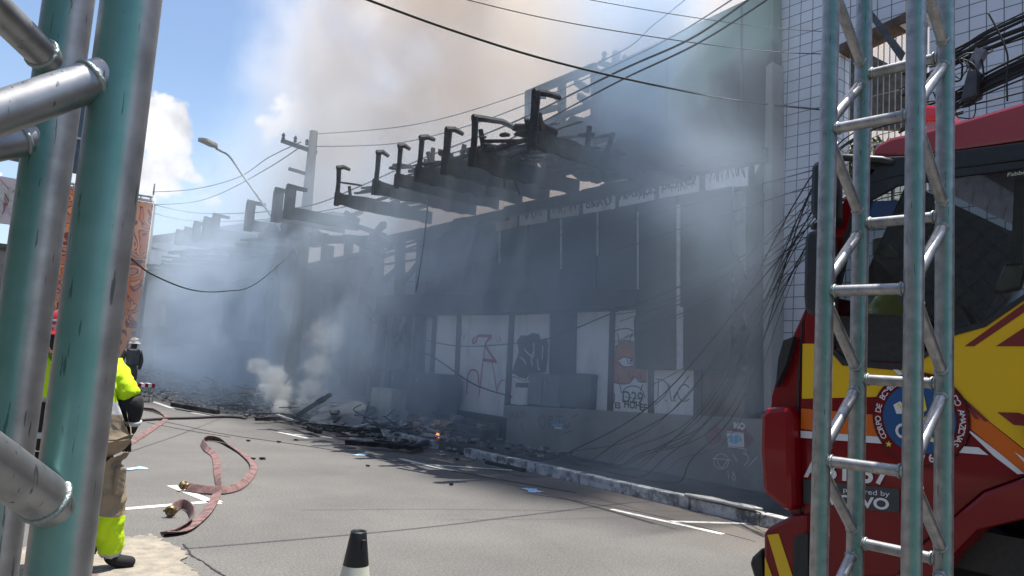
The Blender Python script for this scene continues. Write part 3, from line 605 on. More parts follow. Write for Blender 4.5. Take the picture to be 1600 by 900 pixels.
for k in range(60):
    yy = rr.uniform(20, 42); x = rr.uniform(7.5, FX + .2); zz = 4.9 + (42 - yy) * .012
    m.beam((x, yy, zz + rr.uniform(-.1, .1)), (x + rr.uniform(-.4, .4), yy + rr.uniform(.8, 3), zz + rr.uniform(-.05, .3)), rr.uniform(.1, .3), rr.uniform(.05, .12))
for k in range(26):
    yy = 21 + k * .8; zz = 5.0 - (yy - 21) * .012 + rr.uniform(-.06, .1); m.prism([(7.5 + rr.uniform(0, .5), yy, zz), (FX + .3, yy, zz + .1), (FX + .3, yy + .78, zz + .1), (7.5 + rr.uniform(0, .6), yy + .78, zz)], (0, 0, .06))
tag(m.build('batten_wreckage', CH), 'burnt battens and sheets on the roof edge of the far block, left of the pole', 'roof wreckage', kind='stuff')

# ------------------------------------------------------------------ tiled building on the right
tb = empty('tiled_building', (TX, 2, 0), 'pale blue grey tiled building with a barred opening behind the fire engine', 'building')
TILE = brickmat('small facade tiles', (.56, .58, .62), (.51, .535, .57), (.13, .14, .155), .19, .172, .0075, .35)
ya, yb = ux(1313, 100, TX).y, ux(1452, 100, TX).y; zb = 4.1; zt = 6.45
y0 = ux(1206, 100, TX).y
m = MB(); m.box((TX, ya, 0), (TX + .3, y0, 8.8)); m.box((TX, -9, 0), (TX + .3, yb, 8.8)); m.box((TX, yb, 0), (TX + .3, ya, zb)); m.box((TX, yb, 6.55), (TX + .3, ya, 8.8)); m.build('wall', TILE, tb)
m = MB(); m.prism([(TX - .04, ya, 6.40), (TX - .04, ya, 6.52), (TX - .04, yb, 6.74), (TX - .04, yb, 6.62)], (.3, 0, 0)); m.build('lintel', RUST, tb)
m = MB(); nb = 15
for i in range(nb + 1):
    yy = ya + (yb - ya) * i / nb; m = MB(); m.tube([(TX + .12, yy, zb), (TX + .12, yy, 6.5)], .008, 6); m.build('window_bar', STRIP, tb)
for zz in (5.0, 5.7): m = MB(); m.tube([(TX + .12, ya, zz), (TX + .12, yb, zz)], .006, 6); m.build('cross_bar', STRIP, tb)
m = MB(); m.prism(onx([(1290, 55), (1362, 86), (1400, 106), (1500, 122), (1500, 200), (1290, 200)], TX + 3), (.2, 0, 0))
tag(m.build('shed_roof', mat('old roof sheet', (.10, .085, .07), .9, var=.3)), 'dark sloping roof seen through the barred opening', 'roof')
# plants seen through the bars
def leaf_clump(m, c, rad, n, s, rr):
    for k in range(n):
        d = Vector((rr.gauss(0, 1), rr.gauss(0, 1), rr.gauss(0, 1))).normalized() * rad * rr.random() ** .4
        p = c + Vector((d.x, d.y, d.z * .75)); a = Vector((rr.gauss(0, 1), rr.gauss(0, 1), rr.gauss(0, 1))).normalized(); b = a.cross(Vector((rr.gauss(0, 1), rr.gauss(0, 1), rr.gauss(0, 1)))).normalized()
        q = s * rr.uniform(.6, 1.3); m.add([p - a * q, p + b * q * .45, p + a * q, p - b * q * .45], [(0, 1, 2, 3)])
pl_ = empty('leafy_shrub', (TX + .9, 4.4, 3.4), 'green leafy shrub growing behind the bars of the opening', 'shrub')
m = MB(); rr = random.Random(2)
for k in range(13): leaf_clump(m, Vector((TX + .9 + rr.uniform(-.2, .4), rr.uniform(3.7, 5.6), rr.uniform(4.6, 5.3))), .38, 170, .06, rr)
m.build('foliage', LEAF, pl_, fix=False)
m = MB()
for k in range(5): m.tube([(TX + .9, 3.9 + k * .4, 3.4), (TX + .95, 4.0 + k * .38, 4.7)], .02, 6)
m.build('stem', BARK, pl_)
m = MB(); m.prism([(TX - .3, ux(1362, 0, TX).y + .2, 7.3), (TX - .3, ux(1362, 0, TX).y + .2, 7.22), (TX - .25, 4.15, 5.95), (TX - .25, 4.1, 6.05)], (.06, 0, 0))
tag(m.build('steel_bracket', DGREY), 'dark steel bracket bar slanting across the top of the barred opening', 'bracket')

# ------------------------------------------------------------------ utility poles and street lamp
PXX = 8.5
up_ = empty('utility_pole', (8.5, 20.4, .1), 'tall concrete utility pole with cross arm standing in the white smoke puffs', 'pole')
tpz = ux(487, 207, PXX)
bx_, by_ = 8.5, 20.5
m = MB(); m.tube([(bx_, by_, 0), (bx_, by_ + .05, 4.5), (bx_, by_ + .1, tpz.z)], .2, 14, rs=[.23, .18, .12]); m.build('shaft', POLE, up_)
m = MB(); a = ux(459, 226, PXX); a.y = by_ + .1
m.beam((bx_ - .95, by_ + .1, 7.72), (bx_ + .15, by_ + .1, 7.62), .09, .11); m.build('cross_arm', DGREY, up_)
m = MB(); m.beam((bx_ - .65, by_ + .1, 6.95), (bx_ + .1, by_ + .1, 6.9), .07, .09); m.build('lower_arm', DGREY, up_)
for k in range(3):
    m = MB(); m.lathe((bx_ - .9 + k * .36, by_ + .1, 7.76), [(.02, 0), (.06, .04), (.03, .08), (.06, .12), (.02, .2)], 8); m.build('insulator', DGREY, up_)
m = MB(); m.box((bx_ - .75, by_ - .5, 4.85), (bx_ - .25, by_ + .0, 5.55)); m.build('terminal_box', DGREY, up_, bevel=.03)
m = MB(); m.beam((bx_ - .5, by_ - .25, 5.0), (bx_, by_, 5.0), .06, .06); m.build('box_bracket', DGREY, up_)
sl_ = [(465, 403), (440, 362), (408, 315), (378, 272), (358, 244), (345, 236), (338, 232)]
lp = [ux(*sl_[0], PXX - .15)]; 
for i, q in enumerate(sl_[1:]): lp.append(ux(*q, PXX - .15 - (i + 1) * .36))
arm = MB(); arm.tube(catmull(lp, 5), .035, 8); la = arm.build('lamp_arm', GREY, up_)
m = MB(); a = lp[-1]; b = ux(314, 220, PXX - 2.9); d_ = (b - a).normalized(); s_ = d_.cross(Vector((0, 0, 1))).normalized()
hd = [a - s_ * .05, a + s_ * .05, a.lerp(b, .25) + s_ * .14, a.lerp(b, .9) + s_ * .15, b + s_ * .08, b - s_ * .08, a.lerp(b, .9) - s_ * .15, a.lerp(b, .25) - s_ * .14]
m.prism(hd, (0, 0, .11)); m.build('lamp_head', STRIP, up_, bevel=.02)
# distant pole behind the smoke, far end
fp = empty('utility_pole', (8.3, 41, .1), 'slim distant utility pole beside the orange billboard', 'pole')
ft_ = ux(238, 318, 8.3); m = MB(); m.tube([(8.3, ft_.y, 0), (8.3, ft_.y, ft_.z)], .2, 10, rs=[.26, .17]); m.build('shaft', POLE, fp)
fp.location = (8.3, ft_.y, 0); 
for c in fp.children: c.location = Vector((0, 0, 0)); 
# shaft was built relative to the old base: shift it back
for c in fp.children: c.location = Vector((8.3, 41, .1)) - Vector((8.3, ft_.y, 0))
m = MB(); q = ft_.y; m.beam((8.3, q, ft_.z - 2.2), (9.6, q, ft_.z - 2.25), .1, .12); m.tube([(8.3, q, ft_.z), (8.3, q, ft_.z + 1.0)], .04, 6); m.build('cross_arm', DGREY, fp)
# pole in the smoke above the green wall
p2 = ux(963, 85, PXX)
sp_ = empty('utility_pole', (PXX, p2.y, .1), 'pole top with insulators poking out of the smoke above the green wall', 'pole')
# the shaft stands behind the facade line so that only its top shows
PB = ux(963, 85, 10.6)
sp_.location = (10.6, PB.y, .1)
m = MB(); m.tube([(10.6, PB.y, .1), (10.6, PB.y, PB.z + .05)], .1, 10, rs=[.14, .09]); m.build('shaft', POLE, sp_)
m = MB(); m.beam((10.25, PB.y + .15, PB.z - .25), (10.9, PB.y - .15, PB.z - .3), .07, .09); m.build('cross_arm', DGREY, sp_)
for k in range(2):
    m = MB(); m.lathe((10.35 + k * .4, PB.y + .1 - k * .2, PB.z - .2), [(.02, 0), (.07, .05), (.03, .1), (.07, .15), (.02, .22)], 8); m.build('insulator', DGREY, sp_)

# ------------------------------------------------------------------ wires
def cable(pts, r, label, group=None, m_=WIRE, k=8, cat='cable', name='overhead_cable'):
    m = MB(); m.tube(catmull(pts, k), r, 6); return tag(m.build(name, m_), label, cat, group)
S = lambda px, X: [ux(u, v, X) for u, v in px]
cable([ud(555, -8, 7), ud(700, 45, 7.6), ud(850, 92, 8.4), ud(1000, 128, 9.6), ud(1150, 157, 11), ux(1290, 172, TX - .05)], .014, 'long black cable crossing in front of the smoke from top centre to the tiled wall')
cable([ud(700, -8, 9), ud(860, 30, 9.5), ud(1050, 62, 10), ud(1200, 80, 10.5), ux(1300, 85, TX - .05)], .007, 'thin cable sagging across the top of the tiled wall, upper one')
cable([ud(890, -6, 9), ud(1050, 22, 9.5), ud(1200, 43, 10.2), ux(1300, 50, TX - .05)], .005, 'thinnest cable at the very top, above the green wall')
up2 = [(1155, -8), (1060, 52), (965, 100), (830, 160), (720, 200), (610, 225), (487, 229)]
cable(S(up2, 8.6), .012, 'street cable from pole cross arm rising right to the top edge, lower thick one')
cable(S([(1080, -8), (1020, 40), (962, 85), (800, 152), (640, 196), (487, 210)], 8.6), .009, 'street cable from the very top of the pole rising right')
cable(S([(1180, -8), (1080, 60), (965, 112), (800, 192), (660, 248), (560, 292), (480, 322), (380, 333), (300, 332), (241, 320)], 8.0), .016, 'thick low street cable passing in front of the hooked rafters, upper one')
cable(S([(1210, -8), (1090, 68), (965, 128), (830, 200), (700, 268), (600, 308), (480, 334), (380, 345), (290, 344), (240, 333)], 8.0), .014, 'thick low street cable passing in front of the hooked rafters, lower one')
cable(S([(470, 222), (420, 246), (370, 278), (300, 296), (238, 300)], 7.9), .014, 'highest cable running left from the pole to the billboard pole')
cable(S([(466, 232), (420, 262), (350, 300), (300, 316), (241, 320)], 7.7), .014, 'second cable running left from the pole cross arm')
cable([ud(206, 405, 9), ud(240, 430, 10), ud(300, 453, 12), ud(350, 455, 14), ud(400, 443, 17), ux(462, 390, PXX - .1)], .011, 'black cable drooping low in front of the far block between truss and pole')
cable(S([(462, 360), (430, 372), (400, 388), (350, 404), (300, 418), (235, 418)], 8.6), .02, 'ragged cable sagging along the far block wall')
cable([ux(668, 243, 8.0), ux(668, 320, 8.02), ux(660, 395, 8.0), ux(650, 455, 8.05)], .016, 'snapped cable hanging straight down in front of the burnt post bay')
cable([ux(708, 238, 8.0), ux(706, 262, 8.0), ux(706, 300, 8.02)], .012, 'short snapped cable end hanging beside the fifth rafter')
cable(S([(535, 473), (570, 492), (620, 530), (680, 560), (740, 600), (800, 620)], 9.0), .014, 'slack cable slanting down across the lower panels to the low wall')
cable(S([(666, 532), (720, 541), (800, 537), (860, 528), (950, 492), (1080, 440), (1200, 380)], 9.2), .012, 'cable sagging across the white panels with red graffiti')
cable(S([(480, 436), (600, 430), (700, 415), (800, 385), (1000, 340), (1200, 285), (1285, 262)], 9.2), .008, 'thin cable running along the charred middle wall')
cable(S([(480, 445), (620, 440), (760, 436), (900, 410), (1100, 345), (1285, 285)], 9.2), .008, 'second thin cable along the charred middle wall, just below the first')
rr = random.Random(11)
# bundle fanning from behind the fire engine down to the pavement
NF = 13; ORD = ['first', 'second', 'third', 'fourth', 'fifth', 'sixth', 'seventh', 'eighth', 'ninth', 'tenth', 'eleventh', 'twelfth', 'last']
for i in range(NF):
    t = i / (NF - 1); u0 = 1290; v0 = 246 + t * 120 + rr.uniform(-8, 8)
    ex = rr.uniform(940, 1110) if i % 2 else rr.uniform(820, 990); 
    g0 = uz(ex, 725 + (ex - 820) * .17 - rr.uniform(5, 22), .17)
    a = ux(u0, v0, 8.25); mid = a.lerp(g0, .5); mid.z -= .5 + rr.uniform(0, .5); mid.x += rr.uniform(.1, .45); e = g0 + Vector((rr.uniform(-.1, .1), rr.uniform(.6, 2.2), 0)); e.z = .17
    q1 = a.lerp(g0, .82); q1.z = max(.24, q1.z - .35)
    cable([a + Vector((0, -1.5, .3)), a, mid, q1, g0, e], rr.choice([.004, .006, .008]), 'slack fallen cable reaching the pavement, ' + ORD[i] + ' of the fan from its upper start', 'fallen cables fanning to the pavement', name='fallen_cable')
for i in range(8):
    v0 = 290 + i * 13; v1 = v0 + rr.uniform(40, 110)
    a = ux(1285, v0, 8.9); b = ux(1285 - rr.uniform(250, 330), v1 + rr.uniform(60, 150), 9.1); mid = a.lerp(b, .5); mid.z -= .25
    cable([a + Vector((0, -1, .1)), a, mid, b], .006, 'thin slack cable over tiled wall and burnt boards, ' + ORD[i] + ' from the top', 'thin cables over the tiled wall', name='slack_cable')
# cable tangle above the cab
VR = sorted(rr.uniform(5, 60) for _ in range(11)) + sorted(rr.uniform(70, 150) for _ in range(11))
for i in range(22):
    vR = VR[i]; vL = (88 if i < 11 else 160) + (i % 11 - 5) * 2.6 + rr.uniform(-4, 4)
    a = ux(1440, vL + 22, 8.2); b = ux(1490, vL, 8.2); c = ux(1545, (vL + vR) / 2 + rr.uniform(0, 4), 8.2); d = ux(1640, vR - 8, 8.2)
    cable([a + Vector((rr.uniform(-.1, .1), .2, rr.uniform(-.2, .2))), b, c, d], rr.choice([.006, .009, .014, .02]), 'black cable above the cab, ' + ORD[i % 11] + ' from the top of the ' + ('upper' if i < 11 else 'lower') + ' bundle', 'tangled cables above the cab', name='bundle_cable')
for i in range(9):
    c = ux(1500 + rr.uniform(-14, 14), 130 + rr.uniform(-30, 40), 8.15); P = []
    r_ = rr.uniform(.08, .22)
    for j in range(9): t = j * .8; P.append(c + Vector((rr.uniform(-.05, .05), math.cos(t) * r_ * rr.uniform(.7, 1.2), math.sin(t) * r_ * rr.uniform(.7, 1.4))))
    cable(P, rr.choice([.006, .01]), 'coiled loop of slack cable at the splice box above the cab', 'cable coils at the splice box', k=4, name='cable_coil')
cable(S([(1544, 20), (1560, 50), (1574, 85), (1573, 120), (1574, 158)], 8.1), .009, 'single cable hanging in a bow in front of the tiled wall above the cab')
sb = empty('splice_box', ux(1515, 160, 8.1), 'dark cable splice case with a hooked top hanging in the tangle above the cab', 'splice box')
m = MB(); m.prism(onx([(1512, 107), (1528, 108), (1525, 148), (1500, 158), (1506, 128)], 8.1), (.2, 0, 0)); m.build('case', DGREY, sb, bevel=.02)
m = MB(); m.beam(ux(1519, 108, 8.2), ux(1535, 78, 8.2), .1, .1); m.tube([ux(1533, 80, 8.2), ux(1538, 73, 8.2), ux(1548, 73, 8.2), ux(1551, 80, 8.2), ux(1544, 83, 8.2)], .012, 6); m.build('clamp', GREY, sb)

# ------------------------------------------------------------------ debris along the pavement
m = MB(); rr = random.Random(21)
def chunk(m, c, s, mi):
    vs = [c + Vector((rr.uniform(.5, 1) * s * a, rr.uniform(.5, 1) * s * b, rr.uniform(.3, 1) * s * .45 * d)) for a in (-1, 1) for b in (-1, 1) for d in (-1, 1)]
    m.add(vs, [(0, 1, 3, 2), (4, 6, 7, 5), (0, 4, 5, 1), (2, 3, 7, 6), (0, 2, 6, 4), (1, 5, 7, 3)], mi)
for k in range(5200):
    y = rr.uniform(9.5, 40); t = rr.random()
    edge = 7.4 if y < 12 else (7.0 if y < 17 else (6.3 - min(1.5, (y - 17) * .12)))
    x = edge + (FX + .2 - edge) * rr.random() ** .8
    if y < 12 and x > FX - .1: continue
    hmax = .05 + .22 * max(0, min(1, (x - edge) / 2.2)) * (1 if y > 14.5 else (.45 if y > 12 else .1))
    if y < 12 and rr.random() < .8: continue
    base = .15 if x > KX + .2 else .02
    chunk(m, Vector((x, y, base + rr.random() * hmax)), rr.uniform(.015, .06), rr.choices([0, 1, 2, 3, 4], [44, 30, 10, 8, 5])[0])
for k in range(420):
    y = rr.uniform(11.5, 38); x = rr.uniform(6.9, 9.3); z = (.15 if x > KX else .03) + rr.random() * .3 * (1 if y > 15 else .5); a = rr.uniform(0, 3.14); l = rr.uniform(.2, .9)
    m.beam((x, y, z), (x + l * math.cos(a), y + l * math.sin(a), z + rr.uniform(-.02, .1)), rr.uniform(.02, .08), rr.uniform(.01, .04), rr.choices([0, 1, 2, 4], [66, 18, 8, 8])[0])
for k in range(260):
    y = rr.uniform(12.2, 36); x = rr.uniform(7.4, FX); chunk(m, Vector((x, y, .2 + rr.random() * .3)), rr.uniform(.06, .16), rr.choice([2, 3, 0, 1]))
for k in range(40):
    y = rr.uniform(12.5, 34); x = rr.uniform(7.3, 9.2); P_ = [Vector((x, y, .2))]
    for j in range(5): P_.append(P_[-1] + Vector((rr.uniform(-.25, .25), rr.uniform(-.3, .3), rr.uniform(-.03, .16))))
    m.tube(catmull(P_, 3), .012, 5, 0)
tag(m.build('rubble', [CH, ASH, CONCL, TANP, STRIP]), 'carpet of charred rubble, ash and splinters covering the pavement', 'rubble', kind='stuff')
m = MB()   # mound the rubble lies on
for y0_, y1_, h in [(14.8, 18, .2), (18, 22, .28), (22, 30, .32), (30, 40, .3)]:
    m.prism([(7.6, y0_, .02), (8.4, y0_, h), (FX, y0_, h + .1), (FX, y0_, .02)], (0, y1_ - y0_, 0))
tag(m.build('rubble_mound', mat('ash mound', (.03, .03, .03), .95, col2=(.10, .095, .09), vs=3, bump=1., bs=12)), 'heaped ash under the rubble against the burnt walls', 'rubble', kind='stuff')
tim = [((270, 632), (340, 644), .13, 'long charred beam lying on the road at the far left of the debris'), ((330, 628), (400, 640), .14, 'charred plank lying just right of the longest beam on the road'), ((455, 655), (517, 616), .13, 'charred beam propped up slanting beside the smoking heap'), ((400, 655), (470, 652), .1, 'black timber lying at the foot of the smoking heap'),
       ((540, 691), (640, 698), .12, 'long black timber lying on the road edge below the flame'), ((483, 669), (500, 675), .12, 'small dark wood block lying alone on the road near the debris'), ((640, 700), (672, 690), .12, 'short charred stick leaning left of the flame'), ((820, 735), (760, 722), .07, 'charred lath on the shaded kerb below the steps'),
       ((560, 640), (592, 612), .12, 'thin charred post leaning against the concrete block'), ((360, 630), (410, 632), .16, 'burnt board behind the beams on the road'), ((500, 640), (560, 634), .16, 'horizontal charred timber behind the white splinters')]
for a, b, wd, lb in tim:
    A_ = uz(*a, .1); B_ = uz(*b, .1)
    if 'propped' in lb or 'leaning' in lb and 'stick' not in lb: A_ = uz(*a, .1); B_ = A_ + Vector((.9, -1.6, .75)); B_ = ux(*b, A_.x + .6) if b[1] < a[1] else B_
    m = MB(); n = 6
    for i in range(n):
        p, q = A_.lerp(B_, i / n), A_.lerp(B_, (i + 1) / n); m.beam(p, q, wd * rr.uniform(.8, 1.1), wd * rr.uniform(.6, .9))
    tag(m.build('charred_timber', CH, bevel=.005), lb, 'timber', 'charred timbers in the debris')
# slab tilted, concrete block, tilted sign board
m = MB(); m.prism([ux(428, 652, 7.6), ux(438, 637, 8.2), ux(486, 636, 8.2), ux(478, 655, 7.6)], (0, 0, .05)); tag(m.build('fallen_sheet', mat('charred sheet', (.10, .075, .06), .9, var=.3)), 'flat brown sheet lying at the foot of the pole with smoke rising from it', 'sheet')
m = MB(); a = uz(575, 660, .15); m.box((8.6, ux(610, 640, 8.6).y, .12), (9.1, ux(578, 640, 8.6).y, .95)); tag(m.build('concrete_block', mat('stained concrete', (.30, .28, .24), .9, var=.25, vs=3), bevel=.015), 'stained pale concrete block with slanted sticks left of the steps', 'block')
m = MB(); m.prism([uz(480, 660, .15), uz(560, 668, .15), ux(575, 620, 8.8), ux(518, 618, 8.8)], (.06, .02, .02)); tag(m.build('fallen_cladding', mat('smoky panel', (.11, .115, .12), .8, var=.2)), 'grey wall sheet fallen slanting behind the propped beam', 'panel')
for i, (u, v, s_) in enumerate([(322, 745, .0), (395, 716, 0), (410, 716, .05), (436, 690, .04), (388, 688, .035), (463, 687, .04), (575, 727, .03), (705, 756, .03)]):
    if i == 0: continue
    m = MB(); chunk(m, uz(u, v, .02), s_ or .04, 0); tag(m.build('ember_piece', CH, fix=False), 'small burnt piece alone on the road, ' + ['', 'left one of the two below the hose kink', 'beside the top of the hose loop, longest', 'right of the debris edge near the road centre', 'nearest the hose kink cable', 'by the short white line at the debris', 'below the long black timber', 'above the parking line near the kerb'][i], 'burnt piece', 'burnt pieces on the road')
# small flame on the steps' foot
fl = uz(683, 684, .15); fo = empty('flame', fl, 'small orange flame licking out of the black rubble', 'flame')
m = MB(); 
for dx, h, r_ in [(0, .15, .026), (.035, .09, .02), (-.03, .07, .016)]:
    m.lathe(fl + Vector((dx * .6, -dx * .6, 0)), [(.02, 0), (r_, h * .25), (r_ * .7, h * .55), (r_ * .3, h * .8), (.003, h)], 8)
m.build('tongue', FLAME, fo)

# ------------------------------------------------------------------ fire engine
CX = 4.1
X2 = 6.6
fe = empty('fire_engine', (CX, 0.5, 0), 'red and yellow fire engine with round crest parked by the kerb behind the truss', 'fire engine')
T = lambda u, v, X=CX: ux(u, v, X)
def tp(name, px, mm, X=CX, t=.02, parent=None, bevel=0, ):
    m = MB(); m.prism(onx(px, X), (t, 0, 0)); return m.build(name, mm, parent or fe, bevel=bevel)
# lower door / side skin, with the window opening left above it
lower = [(1256, 805), (1250, 700), (1252, 600), (1258, 500), (1268, 455), (1296, 440), (1298, 545), (1318, 568), (1405, 576), (1440, 561), (1493, 521), (1540, 508), (1600, 467), (1700, 415), (1900, 330), (1900, 760), (1700, 735), (1600, 745), (1536, 768), (1490, 808), (1440, 850), (1400, 900), (1262, 900)]
m = MB(); m.prism(onx(lower, CX), (.10, 0, 0)); m.build('door_skin', TRUCKR, fe, bevel=.006)
# far side shell, floor, rear wall, dash
m = MB(); m.box((X2 - .1, -1.5, .9), (X2, 2.2, 1.9)); m.box((CX + .1, -1.5, .8), (X2 - .1, 2.3, 1.0)); m.box((CX + .1, -1.3, 1.0), (X2 - .1, -1.2, 3.0)); m.box((CX + .2, 1.75, 1.0), (X2 - .1, 2.3, 1.75)); m.build('inner_shell', PLAST, fe)
# front corner and A pillar
fr = [(1256, 805), (1236, 805), (1206, 760), (1200, 690), (1205, 620), (1216, 578), (1236, 530), (1256, 485), (1268, 455), (1258, 500), (1252, 600), (1250, 700)]
m = MB(); m.prism(onx(fr, CX + .02), (2.4, 0, 0)); m.build('front_body', TRUCKR, fe, bevel=.02)
tp('pillar', [(1268, 455), (1290, 370), (1322, 305), (1345, 262), (1372, 262), (1352, 290), (1335, 320), (1312, 400), (1298, 440)], TRUCKR, CX, .1, bevel=.01)
# corner fairing: bright red deflector
m = MB(); F0 = onx([(1190, 770), (1186, 700), (1188, 645), (1196, 637), (1230, 634), (1236, 660), (1238, 800), (1222, 796)], CX - .10); m.prism(F0, (.16, 0, 0)); m.build('corner_deflector', TRUCKR2, fe, bevel=.035)
tp('corner_trim', [(1216, 560), (1224, 532), (1240, 526), (1228, 570), (1212, 604)], PLAST, CX - .04, .05)
# roof and raised spoiler
rf = [(1362, 246), (1360, 236), (1372, 224), (1392, 214), (1440, 204), (1490, 191), (1600, 158), (1700, 120), (1900, 40), (1900, 170), (1600, 220), (1495, 235), (1420, 243)]
m = MB(); P = onx(rf, CX + .03); m.prism(P, (2.4, 0, 0)); m.build('roof', mat('sunlit roof red', (.30, .03, .045), .3, coat=1., col2=(.24, .02, .03), vs=2), fe, bevel=.05)  # lighter red carries the sun's sheen on the roof
tp('roof_rail', [(1345, 262), (1362, 246), (1420, 243), (1495, 235), (1600, 221), (1900, 172), (1900, 205), (1600, 250), (1493, 264), (1400, 276), (1355, 290)], PLAST, CX, .06, bevel=.008)
tp('door_frame', [(1352, 290), (1400, 276), (1493, 264), (1600, 251), (1900, 206), (1900, 222), (1600, 262), (1493, 276), (1400, 290), (1360, 312), (1322, 400), (1305, 470), (1303, 545), (1320, 562), (1405, 568), (1440, 554), (1493, 514), (1540, 501), (1600, 459), (1700, 407), (1900, 322), (1900, 332), (1700, 417), (1600, 469), (1540, 510), (1493, 523), (1440, 563), (1405, 578), (1316, 570), (1296, 548), (1298, 440), (1335, 320)], PLAST, CX - .012, .03)
tp('door_sill_panel', [(1306, 494), (1416, 494), (1420, 566), (1322, 562), (1304, 540)], PLAST, CX + .006, .02)
tp('window_divider', [(1420, 285), (1436, 284), (1440, 560), (1420, 566)], PLAST, CX - .002, .04)
gl = tp('side_window', [(1330, 330), (1358, 300), (1400, 290), (1493, 277), (1600, 263), (1900, 222), (1900, 322), (1600, 458), (1540, 500), (1493, 513), (1416, 493), (1306, 494)], GLASS, CX + .012, .006)
m = MB(); m.prism([(CX + .1, 2.16, 1.95), (CX + .1, 1.78, 2.82), (X2 - .1, 1.78, 2.82), (X2 - .1, 2.16, 1.95)], (0, .01, .0)); m.build('windscreen', CLEAR, fe)
m = MB(); m.prism([(X2 - .1, -1.2, 1.9), (X2 - .1, 2.0, 1.9), (X2 - .1, 1.7, 2.7), (X2 - .1, -1.2, 2.8)], (.01, 0, 0)); m.build('side_window', CLEAR, fe)
# seats and things inside
for yy in (.95, -.1):
    for xx in (CX + .5, CX + 1.75):
        m = MB(); m.box((xx - .22, yy - .1, 1.1), (xx + .25, yy + .45, 1.55)); m.box((xx - .22, yy - .15, 1.5), (xx + .25, yy + .02, 2.3)); m.box((xx - .13, yy - .15, 2.32), (xx + .16, yy + .0, 2.58)); m.build('seat', CLOTH, fe, bevel=.05)
m = MB(); m.tube([(CX + .5 + .2 * math.cos(t), 1.62 + .05 * math.sin(t), 1.98 + .2 * math.sin(t)) for t in [j * .393 for j in range(17)]], .018, 8); m.build('steering_wheel', PLAST, fe)
tp('inner_pillar', [(1585, 280), (1600, 278), (1598, 420), (1578, 440)], GREY, CX + .5, .06)
h_ = T(1386, 478, CX + .3); 
hel = empty('spare_helmet', h_ - Vector((0, 0, .07)), 'yellow helmet lying inside the cab window', 'helmet')
m = MB(); m.lathe(h_ - Vector((0, 0, .07)), [(.15, 0), (.155, .01), (.11, .02), (.10, .07), (.07, .12), (.02, .145), (0.001, .147)], 20); m.build('shell', YHEL, hel)
m = MB(); m.box((h_.x - .02, h_.y - .1, h_.z - .03), (h_.x + .02, h_.y + .1, h_.z + .085)); m.build('crest_ridge', LGT, hel, bevel=.01)
# wide-angle mirror seen through the far window
m = MB(); m.prism(onx([(1568, 412), (1596, 410), (1600, 418), (1594, 452), (1555, 460), (1550, 452)], CX + .45), (.05, 0, 0)); m.build('inner_mirror', mat('mirror glass', (.35, .35, .28), .12, metal=.9, var=.3, vs=9), fe, bevel=.02)
tp('sun_visor', [(1362, 372), (1376, 368), (1404, 398), (1400, 404), (1362, 400)], mat('olive lens', (.25, .27, .2), .2, coat=1.), CX + .2, .03, bevel=.01)
tp('pale_panel', [(1345, 402), (1420, 406), (1420, 470), (1345, 468)], LGT, CX + .9, .03)
tp('blue_panel', [(1345, 315), (1420, 312), (1420, 345), (1345, 350)], mat('blue film', (.02, .10, .30), .3), CX + .6, .03)
# mirrors in front of the A pillar
for q, nm in [([(1266, 262), (1270, 252), (1284, 248), (1300, 250), (1300, 342), (1284, 346), (1268, 340), (1264, 325)], 'wide_mirror'), ([(1256, 372), (1262, 360), (1278, 358), (1292, 362), (1290, 490), (1266, 494), (1256, 485), (1254, 460)], 'main_mirror')]:
    m = MB(); m.prism(onx(q, CX - .22), (.2, .03, 0)); m.build(nm, PLAST, fe, bevel=.03)
m = MB(); m.tube([T(1285, 256, CX - .1), T(1320, 246, CX - .08), T(1378, 250, CX - .02), T(1400, 256, CX + .02)], .022, 8); m.build('mirror_arm', PLAST, fe); m = MB(); m.tube([T(1285, 345, CX - .1), T(1300, 352, CX - .05), T(1316, 350, CX + .02)], .02, 8); m.tube([T(1275, 350, CX - .1), T(1275, 358, CX - .1)], .03, 8); m.build('mirror_arm', PLAST, fe)
m = MB(); m.box((CX + .55, 1.25, 3.07), (CX + 1.9, 1.5, 3.24)); m.build('light_bar', REDL, fe, bevel=.03)
m = MB(); m.prism([T(1415, 188, CX + .3), T(1425, 175, CX + .3), T(1447, 163, CX + .3), T(1463, 164, CX + .3), T(1478, 172, CX + .3), T(1490, 190, CX + .3)], (.25, 0, 0)); m.build('beacon', REDL, fe, bevel=.02)
# livery
LX = CX - .004
yel = [(1254, 536), (1300, 548), (1316, 571), (1405, 579), (1440, 564), (1493, 524), (1540, 511), (1600, 470), (1700, 418), (1900, 333), (1900, 700), (1760, 720), (1700, 745), (1600, 701), (1489, 614), (1254, 624)]
yel = [(1254, 537), (1296, 537), (1299, 550), (1316, 571), (1405, 579), (1440, 564), (1493, 524), (1540, 511), (1600, 470), (1700, 418), (1900, 333), (1900, 760), (1700, 735), (1640, 733), (1600, 701), (1489, 614), (1370, 620), (1253, 623)]
tp('yellow_livery', yel, TRUCKY, LX, .003)
tp('orange_livery', [(1252, 638), (1390, 650), (1470, 600), (1489, 615), (1600, 703), (1640, 736), (1600, 742), (1507, 662), (1480, 700), (1360, 686), (1251, 670)], TRUCKO, LX - .003, .003)
for q in [[(1480, 606), (1494, 611), (1545, 658), (1539, 659)], [(1489, 610), (1500, 614), (1530, 655), (1524, 655)]]: tp('red_livery', q, TRUCKD, LX - .006, .003)
for q in [[(1507, 541), (1600, 474), (1600, 488), (1522, 541)], [(1556, 541), (1600, 512), (1640, 486), (1640, 541)], [(1558, 644), (1592, 645), (1640, 664), (1640, 668), (1584, 664)]]: tp('red_livery', q, TRUCKD, LX - .003, .003)
